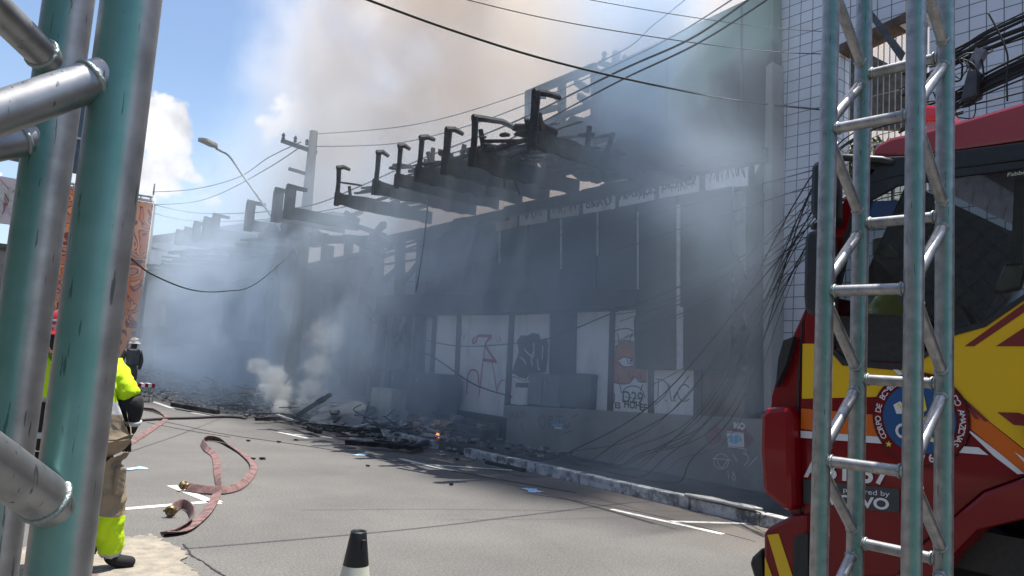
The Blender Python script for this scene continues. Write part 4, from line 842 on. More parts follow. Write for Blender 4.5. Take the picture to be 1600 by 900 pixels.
for q in [[(1251, 673), (1380, 683), (1390, 694), (1251, 684)], [(1500, 697), (1529, 699), (1544, 711), (1495, 707)], [(1507, 668), (1512, 670), (1560, 707), (1600, 740), (1590, 741), (1552, 712)], [(1585, 706), (1600, 716), (1600, 722)], [(1392, 574), (1400, 574), (1424, 596), (1418, 600)]]: tp('white_livery', q, TRUCKW, LX - .007, .003)
# crest
ec = T(1436, 654, LX - .010); er = (T(1436, 581, LX - .01) - T(1436, 727, LX - .01)).length / 2
crest = empty('crest_root', ec) if False else None
def disc(r, dx, n=48): return [Vector((ec.x + dx, ec.y + r * math.cos(2 * math.pi * i / n), ec.z + r * math.sin(2 * math.pi * i / n))) for i in range(n)]
m = MB(); m.prism(disc(er, 0), (.004, 0, 0), 0); m.prism(disc(er * .965, -.003), (.003, 0, 0), 1); m.prism(disc(er * .77, -.006), (.003, 0, 0), 0); m.prism(disc(er * .75, -.008), (.003, 0, 0), 2)
cr_ = m.build('crest', [mat('crest outline', (.03, .004, .006), .4), TRUCKR, mat('crest blue', (.01, .07, .20), .4)], fe)
m = MB()
rad = er * .86
def arc_text(s, a0, a1, size):
    for i, ch in enumerate(s):
        a = a0 + (a1 - a0) * i / (len(s) - 1)     # clockwise from the top as the viewer sees it
        if ch == ' ': continue
        rv = Vector((0, -math.sin(a), math.cos(a))); tv = Vector((0, -math.cos(a), -math.sin(a)))
        text_mesh(m, ch, Vector((ec.x - .006, ec.y, ec.z)) + rv * rad, tv, rv, size, ext=.0006, bold=.0004)
arc_text('CORPO DE BOMBEIROS MILITAR DO AMAZONAS', R(-122), R(122), er * .172)
for i, ch in enumerate('1876'):
    a = R(180 + 18 - i * 12); rv = Vector((0, -math.sin(a), math.cos(a))); tv = Vector((0, -math.cos(a), -math.sin(a)))
    text_mesh(m, ch, Vector((ec.x - .006, ec.y, ec.z)) + rv * rad, -tv, -rv, er * .24, ext=.001, bold=.0008)
m.build('crest_lettering', TRUCKW, cr_)
m = MB()
def cp(x, z, dx=-.012): return Vector((ec.x + dx, ec.y - x * er, ec.z + z * er))
for sgn in (-1, 1):
    m.prism([cp(sgn * .52, .25), cp(sgn * .38, .34), cp(sgn * .28, .24), cp(sgn * .30, .08), cp(sgn * .45, .06)], (.002, 0, 0), 0)
    m.beam(cp(sgn * .42, .28, -.013), cp(-sgn * .35, -.45, -.013), .003, .05 * er, 1, side=Vector((1, 0, 0)).cross(Vector((0, .3, 1))))
    for c_, rr_ in [((sgn * .3, -.3), .14)]:
        m.tube([cp(c_[0] + rr_ * math.cos(t), c_[1] + rr_ * math.sin(t), -.014) for t in [j * .52 for j in range(13)]], .008, 6, 0)
    st_ = [cp(sgn * .6 * 1.02 + (.07 if j % 2 == 0 else .03) * math.cos(j * math.pi / 5 + .3), -.62 + (.07 if j % 2 == 0 else .03) * math.sin(j * math.pi / 5 + .3), -.012) for j in range(10)]
    m.prism(st_, (.002, 0, 0), 1)
m.prism([cp(-.1, .45, -.014), cp(.12, .5, -.014), cp(.18, .2, -.014), cp(.06, .1, -.014), cp(-.12, .16, -.014)], (.002, 0, 0), 1)
m.prism([cp(-.08, .15, -.016), cp(.08, .15, -.016), cp(.05, -.5, -.016), cp(-.05, -.5, -.016)], (.002, 0, 0), 1)
m.build('crest_emblem', [TRUCKW, mat('crest gold', (.65, .55, .08), .4)], cr_)
# fleet number and plate
xd = (T(1400, 766, LX) - T(1266, 752, LX)).normalized(); yd = Vector((0, 0, 1))
m = MB(); fit_text(m, 'ABT 37', (1257, 717, 1256, 746, 1391, 727), LX - .004, bold=.03); m.build('fleet_number', TRUCKW, fe)
pt = tp('name_plate', [(1255, 749), (1405, 764), (1405, 801), (1255, 786)], PLATE, LX - .003, .004)
m = MB(); fit_text(m, 'powered by', (1318, 761, 1318, 771, 1390, 768), LX - .0045); fit_text(m, 'VOLVO', (1291, 771, 1291, 788, 1389, 779), LX - .0045, bold=.03); m.build('plate_lettering', TRUCKW, pt)
m = MB(); fit_text(m, 'Fabbof', (1575, 270, 1574, 276, 1609, 265), CX - .0145); m.build('window_lettering', mat('cream lettering', (.5, .5, .36), .5), fe)
# door panel line, handle, gas cap
tp('door_handle', [(1598, 660), (1604, 650), (1650, 668), (1650, 700), (1604, 695)], PLAST, CX - .05, .05, bevel=.01)
tp('door_gap', [(1247, 805), (1244, 700), (1246, 600), (1252, 500), (1254, 500), (1249, 600), (1247, 700), (1251, 805)], PLAST, CX + .012, .01)
# wheel arch and wheel
o1 = [(1400, 905), (1440, 852), (1487, 810), (1536, 769), (1600, 746), (1700, 737), (1900, 790)]
i1 = [(1900, 860), (1700, 806), (1600, 811), (1527, 829), (1487, 871), (1462, 905)]
m = MB(); m.prism(onx(o1 + i1, CX - .07), (.2, 0, 0)); m.build('wheel_arch', TRUCKR, fe, bevel=.02)
m = MB(); m.prism(onx([(1462, 905), (1487, 871), (1527, 829), (1600, 811), (1700, 806), (1900, 860), (1900, 1300), (1400, 1300), (1400, 905)], CX + .3), (.3, 0, 0)); m.build('wheel_well', RUBB, fe)
wc = Vector((CX + .02, .68, .52))
m = MB(); m.lathe(wc, [(.28, 0), (.34, .01), (.47, .03), (.52, .08), (.52, .26), (.47, .3), (.28, .3)], 36, axis=(1, 0, 0)); wh = m.build('wheel', RUBB, fe)
m = MB(); m.lathe(wc + Vector((.02, 0, 0)), [(.001, .0), (.1, .0), (.12, .08), (.2, .1), (.27, .02), (.29, .0)], 28, axis=(1, 0, 0)); m.build('rim', GREY, wh)
m = MB(); m.lathe(Vector((X2 - .32, .68, .52)), [(.28, 0), (.34, .01), (.47, .03), (.52, .08), (.52, .26), (.47, .3), (.28, .3)], 36, axis=(1, 0, 0)); m.build('wheel', RUBB, fe)
# step / bumper corner with hazard stripes
bmpx = [(1194, 905), (1192, 832), (1202, 822), (1236, 805), (1262, 803), (1262, 905)]
bo = onx(bmpx, CX - .05); low_ = [Vector((p.x, p.y, .32)) if v > 900 else p for p, (u, v) in zip(bo, bmpx)]
m = MB(); m.prism(low_, (2.55, 0, 0)); m.build('bumper', TRUCKR, fe, bevel=.025)
tp('hazard_stripe', [(1199, 836), (1216, 834), (1238, 900), (1240, 930), (1226, 930), (1210, 872)], TRUCKY, CX - .056, .005)
tp('hazard_stripe', [(1195, 870), (1206, 900), (1210, 930), (1195, 930)], TRUCKY, CX - .056, .005)
tp('bumper_step', [(1240, 840), (1262, 832), (1262, 960), (1238, 960)], PLAST, CX - .058, .02)
tp('fog_lamp_guard', [(1170, 880), (1174, 870), (1190, 855), (1193, 905), (1180, 912)], PLAST, CX + .02, .3, bevel=.02)
tp('chassis_rail', [(1262, 805), (1480, 830), (1440, 905), (1262, 905)], TRUCKD, CX + .05, .05)
m = MB(); m.box((CX + .4, -1.5, .45), (X2 - .4, 2.2, .85)); m.build('chassis', PLAST, fe)
m = MB(); m.box((CX + .02, -3.5, .8), (X2, -1.45, 3.1)); m.build('equipment_body', TRUCKR, fe, bevel=.03)

# ------------------------------------------------------------------ aluminium trusses
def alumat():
    mm = bpy.data.materials.new('aluminium with green reflection tint'); mm.use_nodes = True; t = mm.node_tree; p = t.nodes['Principled BSDF']; lk = t.links
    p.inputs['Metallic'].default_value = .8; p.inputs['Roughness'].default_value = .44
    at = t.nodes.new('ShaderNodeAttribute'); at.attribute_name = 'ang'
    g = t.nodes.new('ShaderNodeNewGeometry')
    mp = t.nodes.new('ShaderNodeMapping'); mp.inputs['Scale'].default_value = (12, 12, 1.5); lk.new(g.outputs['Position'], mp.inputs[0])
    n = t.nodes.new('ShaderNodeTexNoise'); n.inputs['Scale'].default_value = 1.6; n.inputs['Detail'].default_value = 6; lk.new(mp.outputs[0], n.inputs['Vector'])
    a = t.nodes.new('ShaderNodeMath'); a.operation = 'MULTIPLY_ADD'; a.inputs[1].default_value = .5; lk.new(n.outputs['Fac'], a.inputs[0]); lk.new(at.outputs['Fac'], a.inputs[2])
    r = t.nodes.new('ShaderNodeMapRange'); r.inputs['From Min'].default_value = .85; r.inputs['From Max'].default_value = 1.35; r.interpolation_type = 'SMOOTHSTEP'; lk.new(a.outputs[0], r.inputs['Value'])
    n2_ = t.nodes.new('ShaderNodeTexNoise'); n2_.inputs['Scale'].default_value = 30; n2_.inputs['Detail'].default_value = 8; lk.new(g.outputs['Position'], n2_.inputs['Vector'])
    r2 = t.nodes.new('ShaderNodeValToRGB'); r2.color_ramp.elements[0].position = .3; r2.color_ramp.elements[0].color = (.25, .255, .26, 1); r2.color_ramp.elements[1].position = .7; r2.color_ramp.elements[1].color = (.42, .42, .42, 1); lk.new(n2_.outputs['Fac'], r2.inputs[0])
    x = t.nodes.new('ShaderNodeMixRGB'); x.inputs['Color2'].default_value = (.045, .25, .21, 1); rs_ = t.nodes.new('ShaderNodeMath'); rs_.operation = 'MULTIPLY'; rs_.inputs[1].default_value = .72; lk.new(r.outputs[0], rs_.inputs[0]); lk.new(rs_.outputs[0], x.inputs['Fac']); lk.new(r2.outputs[0], x.inputs['Color1'])  # green reflection tinted into the metal's own colour
    # long dark scuffs along the tube
    n3 = t.nodes.new('ShaderNodeTexNoise'); n3.inputs['Scale'].default_value = 2.2; n3.inputs['Detail'].default_value = 9
    mp3 = t.nodes.new('ShaderNodeMapping'); mp3.inputs['Scale'].default_value = (90, 90, 9); lk.new(g.outputs['Position'], mp3.inputs[0]); lk.new(mp3.outputs[0], n3.inputs['Vector'])
    r3 = t.nodes.new('ShaderNodeMapRange'); r3.inputs['From Min'].default_value = .65; r3.inputs['From Max'].default_value = .68; r3.inputs['To Max'].default_value = .65; lk.new(n3.outputs['Fac'], r3.inputs['Value'])
    y_ = t.nodes.new('ShaderNodeMixRGB'); y_.inputs['Color2'].default_value = (.03, .05, .05, 1); lk.new(r3.outputs[0], y_.inputs['Fac']); lk.new(x.outputs[0], y_.inputs['Color1']); lk.new(y_.outputs[0], p.inputs['Base Color'])
    r4 = t.nodes.new('ShaderNodeMapRange'); r4.inputs['To Min'].default_value = .9; r4.inputs['To Max'].default_value = .6; lk.new(r.outputs[0], r4.inputs['Value']); lk.new(r4.outputs[0], p.inputs['Metallic'])
    b = t.nodes.new('ShaderNodeBump'); b.inputs['Strength'].default_value = .08; b.inputs['Distance'].default_value = .004; lk.new(n2_.outputs['Fac'], b.inputs['Height']); lk.new(b.outputs[0], p.inputs['Normal'])
    return mm
ALU = alumat()
WELD = mat('weld bead', (.28, .33, .32), .5, metal=.85, bump=.25, bs=200)
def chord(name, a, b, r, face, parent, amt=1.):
    """tube whose painted green reflection looks along face; its strength kept as a vertex attribute"""
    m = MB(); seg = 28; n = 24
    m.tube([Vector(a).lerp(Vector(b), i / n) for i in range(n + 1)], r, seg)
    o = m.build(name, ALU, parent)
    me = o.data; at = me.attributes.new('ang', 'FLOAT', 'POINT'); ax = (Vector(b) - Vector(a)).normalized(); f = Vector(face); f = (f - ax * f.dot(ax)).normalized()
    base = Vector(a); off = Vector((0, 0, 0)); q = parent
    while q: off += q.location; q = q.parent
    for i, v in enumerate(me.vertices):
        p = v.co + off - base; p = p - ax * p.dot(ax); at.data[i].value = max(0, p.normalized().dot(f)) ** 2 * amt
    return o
def weld(a, d, r, parent, rt=.0042):
    d = Vector(d).normalized(); u = d.cross(Vector((0, 0, 1)) if abs(d.z) < .9 else Vector((1, 0, 0))).normalized(); v = d.cross(u)
    m = MB(); P = [Vector(a) + (u * math.cos(t) + v * math.sin(t)) * r for t in [j * 2 * math.pi / 20 for j in range(21)]]; m.tube(P, rt, 8, caps=False); return m
Rh = Vector((M3[0][0], M3[1][0], 0)).normalized(); Fh = Vector((-M3[0][2], -M3[1][2], 0)).normalized()
def cg(x, z): return Vector((CAM.x, CAM.y, 0)) + Rh * x + Fh * z
s_ = .235; th = -.83
def fit(u, z):    # ground point whose vertical passes the photo column u at mid height
    q = ray(u, 450); k = z / FPX; return Vector((q.x * k, q.y * k, 0))
FL = fit(1289, 8.954 * s_); e1 = (Rh * math.cos(th) + Fh * math.sin(th)) * s_; e2 = (-Rh * math.sin(th) + Fh * math.cos(th)) * s_
FRc, BLc, BRc = FL + e1, FL + e2, FL + e1 + e2
rtz = empty('metal_truss', (FL + (e1 + e2) / 2), 'upright aluminium box truss with green tinted tubes in front of the fire engine', 'truss')
Z0, Z1 = .02, 3.6
tocam = -(FL + (e1 + e2) / 2).normalized()
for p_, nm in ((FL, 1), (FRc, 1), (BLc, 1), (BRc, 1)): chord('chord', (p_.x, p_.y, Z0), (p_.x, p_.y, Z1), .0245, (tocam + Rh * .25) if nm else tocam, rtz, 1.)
m = MB(); c_ = FL + (e1 + e2) / 2; m.box((c_.x - .25, c_.y - .25, .0), (c_.x + .25, c_.y + .25, .02)); m.build('base_plate', GREY, rtz)
def zat(u, v, p_):   # height on the vertical through ground point p_ at photo row v
    q = ray(u, v); k = (p_.x * q.x + p_.y * q.y) / (q.x ** 2 + q.y ** 2); return CAM.z + q.z * k
fz = [zat(1300, 203, FL), zat(1295, 455, FL), zat(1290, 716, FL)]; bz = [zat(1350, 118, BLc), zat(1345, 350, BLc), zat(1343, 590, BLc), zat(1341, 838, BLc)]
dz = fz[0] - fz[1]
ZF = [fz[1] + dz * k for k in range(-3, 5)]; ZF = [z for z in ZF if .1 < z < 3.5]
db = bz[0] - bz[1]; ZB = [bz[1] + db * k for k in range(-3, 5)]; ZB = [z for z in ZB if .1 < z < 3.55]
def brace(a, b, za, zb_, parent, r=.0155):
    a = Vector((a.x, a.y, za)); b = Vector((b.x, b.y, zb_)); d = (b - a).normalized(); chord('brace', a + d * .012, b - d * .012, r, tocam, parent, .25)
    m = weld(a + d * .030, d, r, None); m2 = weld(b - d * .030, d, r, None); b0 = len(m.v); m.v += m2.v; m.f += [[i + b0 for i in f] for f in m2.f]; m.mi += m2.mi; m.smooth += m2.smooth
    m.build('weld_bead', WELD, parent)
for z in ZF: brace(FL, FRc, z, z, rtz)
for z in ZB: brace(BLc, BRc, z, z, rtz)
allz = sorted([(z, 'F') for z in ZF] + [(z, 'B') for z in ZB])
for (z1, k1), (z2, k2) in zip(allz, allz[1:]):
    if k1 == k2: continue
    g_ = .02
    for f_, b_ in ((FL, BLc), (FRc, BRc)):
        if k1 == 'F': brace(f_, b_, z1 + g_, z2 - g_, rtz)
        else: brace(b_, f_, z1 + g_, z2 - g_, rtz)
# left truss, very near
lt = empty('metal_truss', (0, 0, 0), 'upright aluminium truss with thick green tinted tubes filling the left edge', 'truss')
DA, DB = .655, .80
def vert_at(u, v, D): p_ = ud(u, v, D); return Vector((p_.x, p_.y, 0))
Ag = vert_at(148, 450, DA); Bg = vert_at(46, 450, DB)
lt.location = Vector((Ag.x, Ag.y, 0))
lf = -Ag.normalized()
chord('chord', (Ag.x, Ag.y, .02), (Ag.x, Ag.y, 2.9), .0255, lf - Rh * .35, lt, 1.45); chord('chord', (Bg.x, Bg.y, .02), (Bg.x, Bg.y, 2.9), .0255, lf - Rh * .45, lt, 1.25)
e_ab = (Bg - Ag); perp = Vector((-e_ab.y, e_ab.x, 0)); 
if perp.dot(Rh) > 0: perp = -perp
Cg = Ag + perp; Dg = Bg + perp
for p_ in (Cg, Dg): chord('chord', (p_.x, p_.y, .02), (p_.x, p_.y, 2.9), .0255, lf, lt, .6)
def lb(a, b, r): 
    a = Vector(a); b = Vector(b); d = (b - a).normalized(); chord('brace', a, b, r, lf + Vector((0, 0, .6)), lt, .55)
    m = weld(a + d * .032, d, r * 1.0, None, .0028); m.build('weld_bead', WELD, lt)
ptA = lambda v: Vector((Ag.x, Ag.y, zat(150, v, Ag))); ptB = lambda v: Vector((Bg.x, Bg.y, zat(50, v, Bg)))
lb(ptA(100), ud(-110, 215, .56), .0175)
lb(ptB(205), ud(-160, 255, .70), .0175)
lb(ptB(100), ud(-90, -70, .66), .0165)
lb(ptA(-25), ptB(130) + Vector((0, 0, .25)), .0165)
lb(ptA(800), ud(-110, 655, .50), .0195)
lb(ptB(930), ud(-140, 760, .68), .0165)
m = MB(); c_ = (Ag + Dg) / 2; m.box((c_.x - .24, c_.y - .24, 0), (c_.x + .24, c_.y + .24, .02)); m.build('base_plate', GREY, lt)

# ------------------------------------------------------------------ traffic cone
cb_ = uz(545, 1010, 0); cc_ = empty('traffic_cone', cb_, 'black topped cone with off white sleeve at the bottom edge of the road', 'traffic cone')
ctop = ud(547, 829, (cb_ - CAM).length * .985); d0 = (Vector((cb_.x, cb_.y)) - Vector((0, 0))).length
q = ray(547, 829); kz = d0 / math.hypot(q.x, q.y); H_ = CAM.z + q.z * kz
wpx = d0 / math.hypot(q.x, q.y)
def cr2(v): return None
prof_top = 12.0 * wpx; zs_ = CAM.z + ray(545, 880).z * kz
r0 = prof_top; r1 = 20.0 * wpx; slope_ = (r1 - r0) / (H_ - zs_)
m = MB(); m.lathe(cb_, [(r0 * .8, H_ - .05), (r0 * .82, H_ - .004), (r0, H_), (r0 * 1.04, H_ - .01), (r1, zs_), (r1 * .98, zs_ - .002)], 32); m.build('cone_tip', CONEB, cc_)
rb_ = r1 * .985 + slope_ * (zs_ - .2)
m = MB(); m.lathe(cb_, [(r1 * 1.0, zs_ - .002), (rb_, .2)], 32); m.build('sleeve', CONEW, cc_)
m = MB(); m.lathe(cb_, [(rb_, .2), (rb_ + slope_ * .16, .04)], 32); m.build('lower_cone', CONEB, cc_)
m = MB(); m.box((cb_.x - .2, cb_.y - .2, 0), (cb_.x + .2, cb_.y + .2, .04)); m.build('base', CONEB, cc_, bevel=.01)
m = MB(); q = ud(556, 855, d0 * 1.02 * .98)
fdir = Vector((-cb_.x, -cb_.y, 0)).normalized(); rgt = Vector((-fdir.y, fdir.x, 0)); zc = H_ - .07; cc = cb_ + fdir * (r0 + slope_ * .07) * .86 + rgt * (r0 * .75) + Vector((0, 0, zc))
m.box((cc.x - .012, cc.y - .012, zc - .03), (cc.x + .012, cc.y + .012, zc + .03)); m.build('slot', HOSED, cc_)

# ------------------------------------------------------------------ hoses
def hose(px, wid, label, z=.012, twist=None, coup=(0, 0), name='fire_hose'):
    P = catmull([uz(u, v, .03 if len(t_) == 0 else t_[0]) for (u, v, *t_) in px], 7); n = len(P)
    r_ = empty(name, (P[0].x, P[0].y, 0), label, 'hose')
    tw = twist or [0] * len(px); vs = []
    for i, p in enumerate(P):
        d = (P[min(i + 1, n - 1)] - P[max(i - 1, 0)]); d.z = 0; d.normalize(); sd_ = Vector((-d.y, d.x, 0))
        f = i / (n - 1) * (len(tw) - 1); k0 = int(f); k1 = min(k0 + 1, len(tw) - 1); a = R(tw[k0] + (tw[k1] - tw[k0]) * (f - k0))
        w_ = sd_ * math.cos(a) + Vector((0, 0, 1)) * math.sin(a); nn = d.cross(w_).normalized()
        c = Vector((p.x, p.y, max(abs(math.sin(a)) * wid / 2 + .008, p.z * 0 + .012)))
        for aa, bb_ in ((-.5, 0), (-.42, 1), (0, 1.15), (.42, 1), (.5, 0), (.42, -1), (0, -1.15), (-.42, -1)): vs.append(c + w_ * wid * aa + nn * .007 * bb_)
    fs = [(i * 8 + k, i * 8 + (k + 1) % 8, (i + 1) * 8 + (k + 1) % 8, (i + 1) * 8 + k) for i in range(n - 1) for k in range(8)] + [tuple(range(8)), tuple(range((n - 1) * 8 + 7, (n - 1) * 8 - 1, -1))]
    m = MB(); m.add(vs, fs, 0, False); m.build('hose_jacket', HOSE, r_)
    for e, on in ((0, coup[0]), (-1, coup[1])):
        if on:
            p = P[e]; d = (P[e] - P[1 if e == 0 else -2]); d.z = 0; d.normalize(); m = MB(); c = Vector((p.x, p.y, .065))
            m.lathe(c - d * .02, [(.022, 0), (.032, .008), (.032, .045), (.026, .05), (.026, .062), (.05, .064), (.052, .07), (.052, .082), (.05, .088), (.040, .09), (.040, .104), (.034, .106), (.030, .09), (.001, .088)], 20, axis=d); cpl = m.build('coupling', BRASS, r_)
            side_ = Vector((-d.y, d.x, 0)); m = MB()
            for sg in (-1, 1): m.beam(c + d * .055 + side_ * sg * .045, c + d * .055 + side_ * sg * .066, .02, .018)
            m.build('lug', BRASS, cpl)
hose([(292, 764), (320, 768), (350, 768), (375, 760), (392, 742), (396, 725), (380, 708), (362, 697), (345, 689), (325, 687), (316, 692), (322, 702), (336, 712), (340, 735), (341, 755), (338, 772), (325, 795), (305, 815), (285, 828), (256, 833)],
     .105, 'flat pinkish fire hose lying in a loop with a brass coupling on the road', twist=[60, 55, 50, 40, 25, 10, 10, 20, 50, 70, 70, 50, 12, 10, 60, 12, 8, 8, 12, 25], coup=(1, 0))
hose([(268, 802), (280, 792), (292, 794), (300, 806), (293, 818), (275, 826), (256, 830)], .10, 'short curled hose end with a brass coupling beside the loop', twist=[60, 80, 80, 70, 45, 25, 12], coup=(1, 0))
hose([(180, 705), (205, 690), (230, 675), (258, 655), (258, 648), (240, 642), (215, 637)], .1, 'fire hose running from the firefighter’s hand to the kink on the road', twist=[20, 10, 30, 10, 10, 60, 20])
hose([(120, 880), (150, 905), (190, 935), (240, 990)], .12, 'pink fire hose at the firefighter’s boots near the bottom left')
m = MB(); m.tube(catmull([uz(u, v, .03) for u, v in [(200, 658), (258, 654), (300, 653), (350, 651), (385, 653)]], 6), .028, 8); tag(m.build('fire_hose', HOSED), 'thin dark charged hose line stretched across the road to the debris', 'hose')
for q in ([(240, 655), (300, 668), (360, 680), (500, 700), (700, 735), (900, 770)], [(230, 660), (290, 672), (360, 683)], [(820, 770), (1000, 800), (1180, 846)]):
    m = MB(); m.tube(catmull([uz(u, v, .004) for u, v in q], 6), .005 if q[0][0] < 400 else .0022, 6); tag(m.build('fallen_cable', WIRE), {240: 'thin cable lying along the road below the debris from left to right', 230: 'short thin cable lying on the road by the hose kink', 820: 'thin cable lying on the road near the white parking lines', 400: 'very thin cable lying straight across the foreground road'}[q[0][0]], 'cable')

# ------------------------------------------------------------------ people
def skin_mesh(name, nodes, edges, mats, parent, sub=2, matf=None, root=0):
    me = bpy.data.meshes.new(name); off = Vector((0, 0, 0)); q = parent
    while q: off += q.location; q = q.parent
    me.from_pydata([Vector(n[0]) - off for n in nodes], edges, [])
    o = bpy.data.objects.new(name, me); COL.objects.link(o)
    sm = o.modifiers.new('skin', 'SKIN'); sm.use_smooth_shade = True
    for i, n in enumerate(nodes):
        v = me.skin_vertices[0].data[i]; r_ = n[1]; v.radius = (r_, r_) if not isinstance(r_, tuple) else r_
        v.use_root = (i == root)
    ss = o.modifiers.new('sub', 'SUBSURF'); ss.levels = sub; ss.render_levels = sub
    bpy.context.view_layer.update()
    ev = bpy.data.meshes.new_from_object(o.evaluated_get(bpy.context.evaluated_depsgraph_get()))
    bpy.data.objects.remove(o)
    ev.name = name; ev.materials.clear()
    for x in mats: ev.materials.append(x)
    if matf:
        for p in ev.polygons: p.material_index = matf(p.center + off)
    for p in ev.polygons: p.use_smooth = True
    o2 = bpy.data.objects.new(name, ev); COL.objects.link(o2); o2.parent = parent
    return o2
# near firefighter: every joint set at its real distance, 5.3 to 5.6 m from the camera
D = 5.45
J = lambda u, v, d=0.: ud(u, v, D + d)
foot_r = uz(176, 890, 0); Dr = (foot_r - CAM).dot(Vector((-M3[0][2], -M3[1][2], -M3[2][2])))
D = Dr
base = Vector((foot_r.x - .15, foot_r.y + .1, 0))
ff = empty('person', base, 'firefighter from behind in yellow and khaki turnout gear, half hidden by near truss tube', 'person')
pel = J(140, 715); ch = J(133, 625); neck = J(118, 560); hd_ = J(106, 520)
shr = J(176, 578, .02); elr = J(206, 643, .05); har = J(199, 682, .05)
shl = J(86, 570, -.02); ell = J(68, 650, -.05); hal = J(60, 705, .0)
hr = J(165, 725); kr = J(172, 805, -.03); ar = J(172, 878)
hl = J(118, 727); kl = J(118, 808, .1); al = J(112, 876, .25)
skin_mesh('body', [(pel, .12), (ch, .13), (neck, .06), (hd_ - Vector((0, 0, .04)), .085), (hd_ + Vector((0, 0, .05)), .08), (shr, .06), (elr, .045), (har, .035), (shl, .06), (ell, .045), (hal, .035), (hr, .08), (kr, .06), (ar, .045), (hl, .08), (kl, .06), (al, .045)],
          [(0, 1), (1, 2), (2, 3), (3, 4), (1, 5), (5, 6), (6, 7), (1, 8), (8, 9), (9, 10), (0, 11), (11, 12), (12, 13), (0, 14), (14, 15), (15, 16)], [SKIN], ff)
# jacket: yellow above, khaki body below a tape, black lower sleeves
def banded(name, stops):
    """cloth whose colour bands run level round the garment: [(height above which, colour)] from the top down"""
    mm = mat(name, (.3, .3, .3), .85, bump=.5, bs=13); t = mm.node_tree; p = t.nodes['Principled BSDF']; lk = t.links
    g = t.nodes.new('ShaderNodeNewGeometry'); sp = t.nodes.new('ShaderNodeSeparateXYZ'); lk.new(g.outputs['Position'], sp.inputs[0]); prev = None
    for z, c in stops[::-1]:
        x = t.nodes.new('ShaderNodeMixRGB'); x.inputs['Color2'].default_value = (*c, 1)
        if prev is None: x.inputs['Fac'].default_value = 1
        else:
            k_ = t.nodes.new('ShaderNodeMath'); k_.operation = 'GREATER_THAN'; k_.inputs[1].default_value = z; lk.new(sp.outputs['Z'], k_.inputs[0]); lk.new(k_.outputs[0], x.inputs['Fac']); lk.new(prev, x.inputs['Color1'])
        prev = x.outputs[0]
    n = t.nodes.new('ShaderNodeTexNoise'); n.inputs['Scale'].default_value = 7; n.inputs['Detail'].default_value = 6; lk.new(g.outputs['Position'], n.inputs['Vector'])
    r = t.nodes.new('ShaderNodeMapRange'); r.inputs['To Min'].default_value = .75; r.inputs['To Max'].default_value = 1.2; lk.new(n.outputs['Fac'], r.inputs['Value'])
    y_ = t.nodes.new('ShaderNodeMixRGB'); y_.blend_type = 'MULTIPLY'; y_.inputs['Fac'].default_value = 1; lk.new(prev, y_.inputs['Color1']); lk.new(r.outputs[0], y_.inputs['Color2']); lk.new(y_.outputs[0], p.inputs['Base Color']); return mm
YEL, TAP, KHK = (.50, .74, .01), (.42, .44, .44), (.27, .215, .145)
JACK = banded('turnout jacket cloth', [(J(150, 624).z, YEL), (J(150, 643).z, TAP), (-9, KHK)])
TROU = banded('turnout trouser cloth', [(J(170, 803).z, KHK), (J(170, 862).z, YEL), (J(170, 878).z, TAP), (-9, YEL)])
for nm, a, b, c in (('sleeve_cuff', J(203, 622, .05), elr, har), ('sleeve_cuff', J(71, 630, -.04), ell, hal)):
    pass
jk = skin_mesh('jacket', [(J(156, 717), (.255, .22)), (J(154, 682), (.25, .215)), (J(149, 640), (.25, .2)), (J(140, 600), (.24, .18)), (J(128, 570), (.15, .12)), (J(118, 553), .075), (shr, .098), (J(196, 606, .04), .092), (J(203, 626, .05), .092), (shl, .095), (J(76, 605, -.03), .085), (J(71, 632, -.04), .08)],
          [(0, 1), (1, 2), (2, 3), (3, 4), (4, 5), (3, 6), (6, 7), (7, 8), (3, 9), (9, 10), (10, 11)], [JACK], ff, 3, None, root=2)
dt = jk.modifiers.new('folds', 'DISPLACE'); tx = bpy.data.textures.new('folds', 'CLOUDS'); tx.noise_scale = .065; dt.texture = tx; dt.strength = .055; dt.mid_level = .5
tr = skin_mesh('trousers', [(J(143, 705), (.17, .14)), (J(168, 735), .105), (J(176, 770), .1), (J(174, 805, -.03), .088), (J(171, 840), .098), (J(173, 876), .088), (J(117, 735), .105), (kl, .088), (J(114, 845, .15), .09), (J(112, 872, .25), .085)],
           [(0, 1), (1, 2), (2, 3), (3, 4), (4, 5), (0, 6), (6, 7), (7, 8), (8, 9)], [TROU], ff, 3, None)
for a, b, c in ((J(202, 618, .05), elr, har), (J(72, 626, -.04), ell, hal)):
    cf = skin_mesh('sleeve_cuff', [(a, .09), (a.lerp(b, .5), .097), (b, .088), (b.lerp(c, .6), .064), (c, .05)], [(0, 1), (1, 2), (2, 3), (3, 4)], [BLKF], ff, 2)
    d = (c - b).normalized(); m = MB(); m.tube([b.lerp(c, .34), b.lerp(c, .52)], .08, 18, rs=[.079, .070]); m.build('cuff_tape', REFL, ff)
dt = tr.modifiers.new('folds', 'DISPLACE'); tx = bpy.data.textures.new('folds2', 'CLOUDS'); tx.noise_scale = .055; dt.texture = tx; dt.strength = .05; dt.mid_level = .5
pk = MB(); a = J(189, 745, -.02); pk.box((a.x - .05, a.y - .05, a.z - .13), (a.x + .025, a.y + .05, a.z + .08)); pk.build('cargo_pocket', mat('pocket khaki', (.24, .19, .13), .9, bump=.5), ff, bevel=.02)
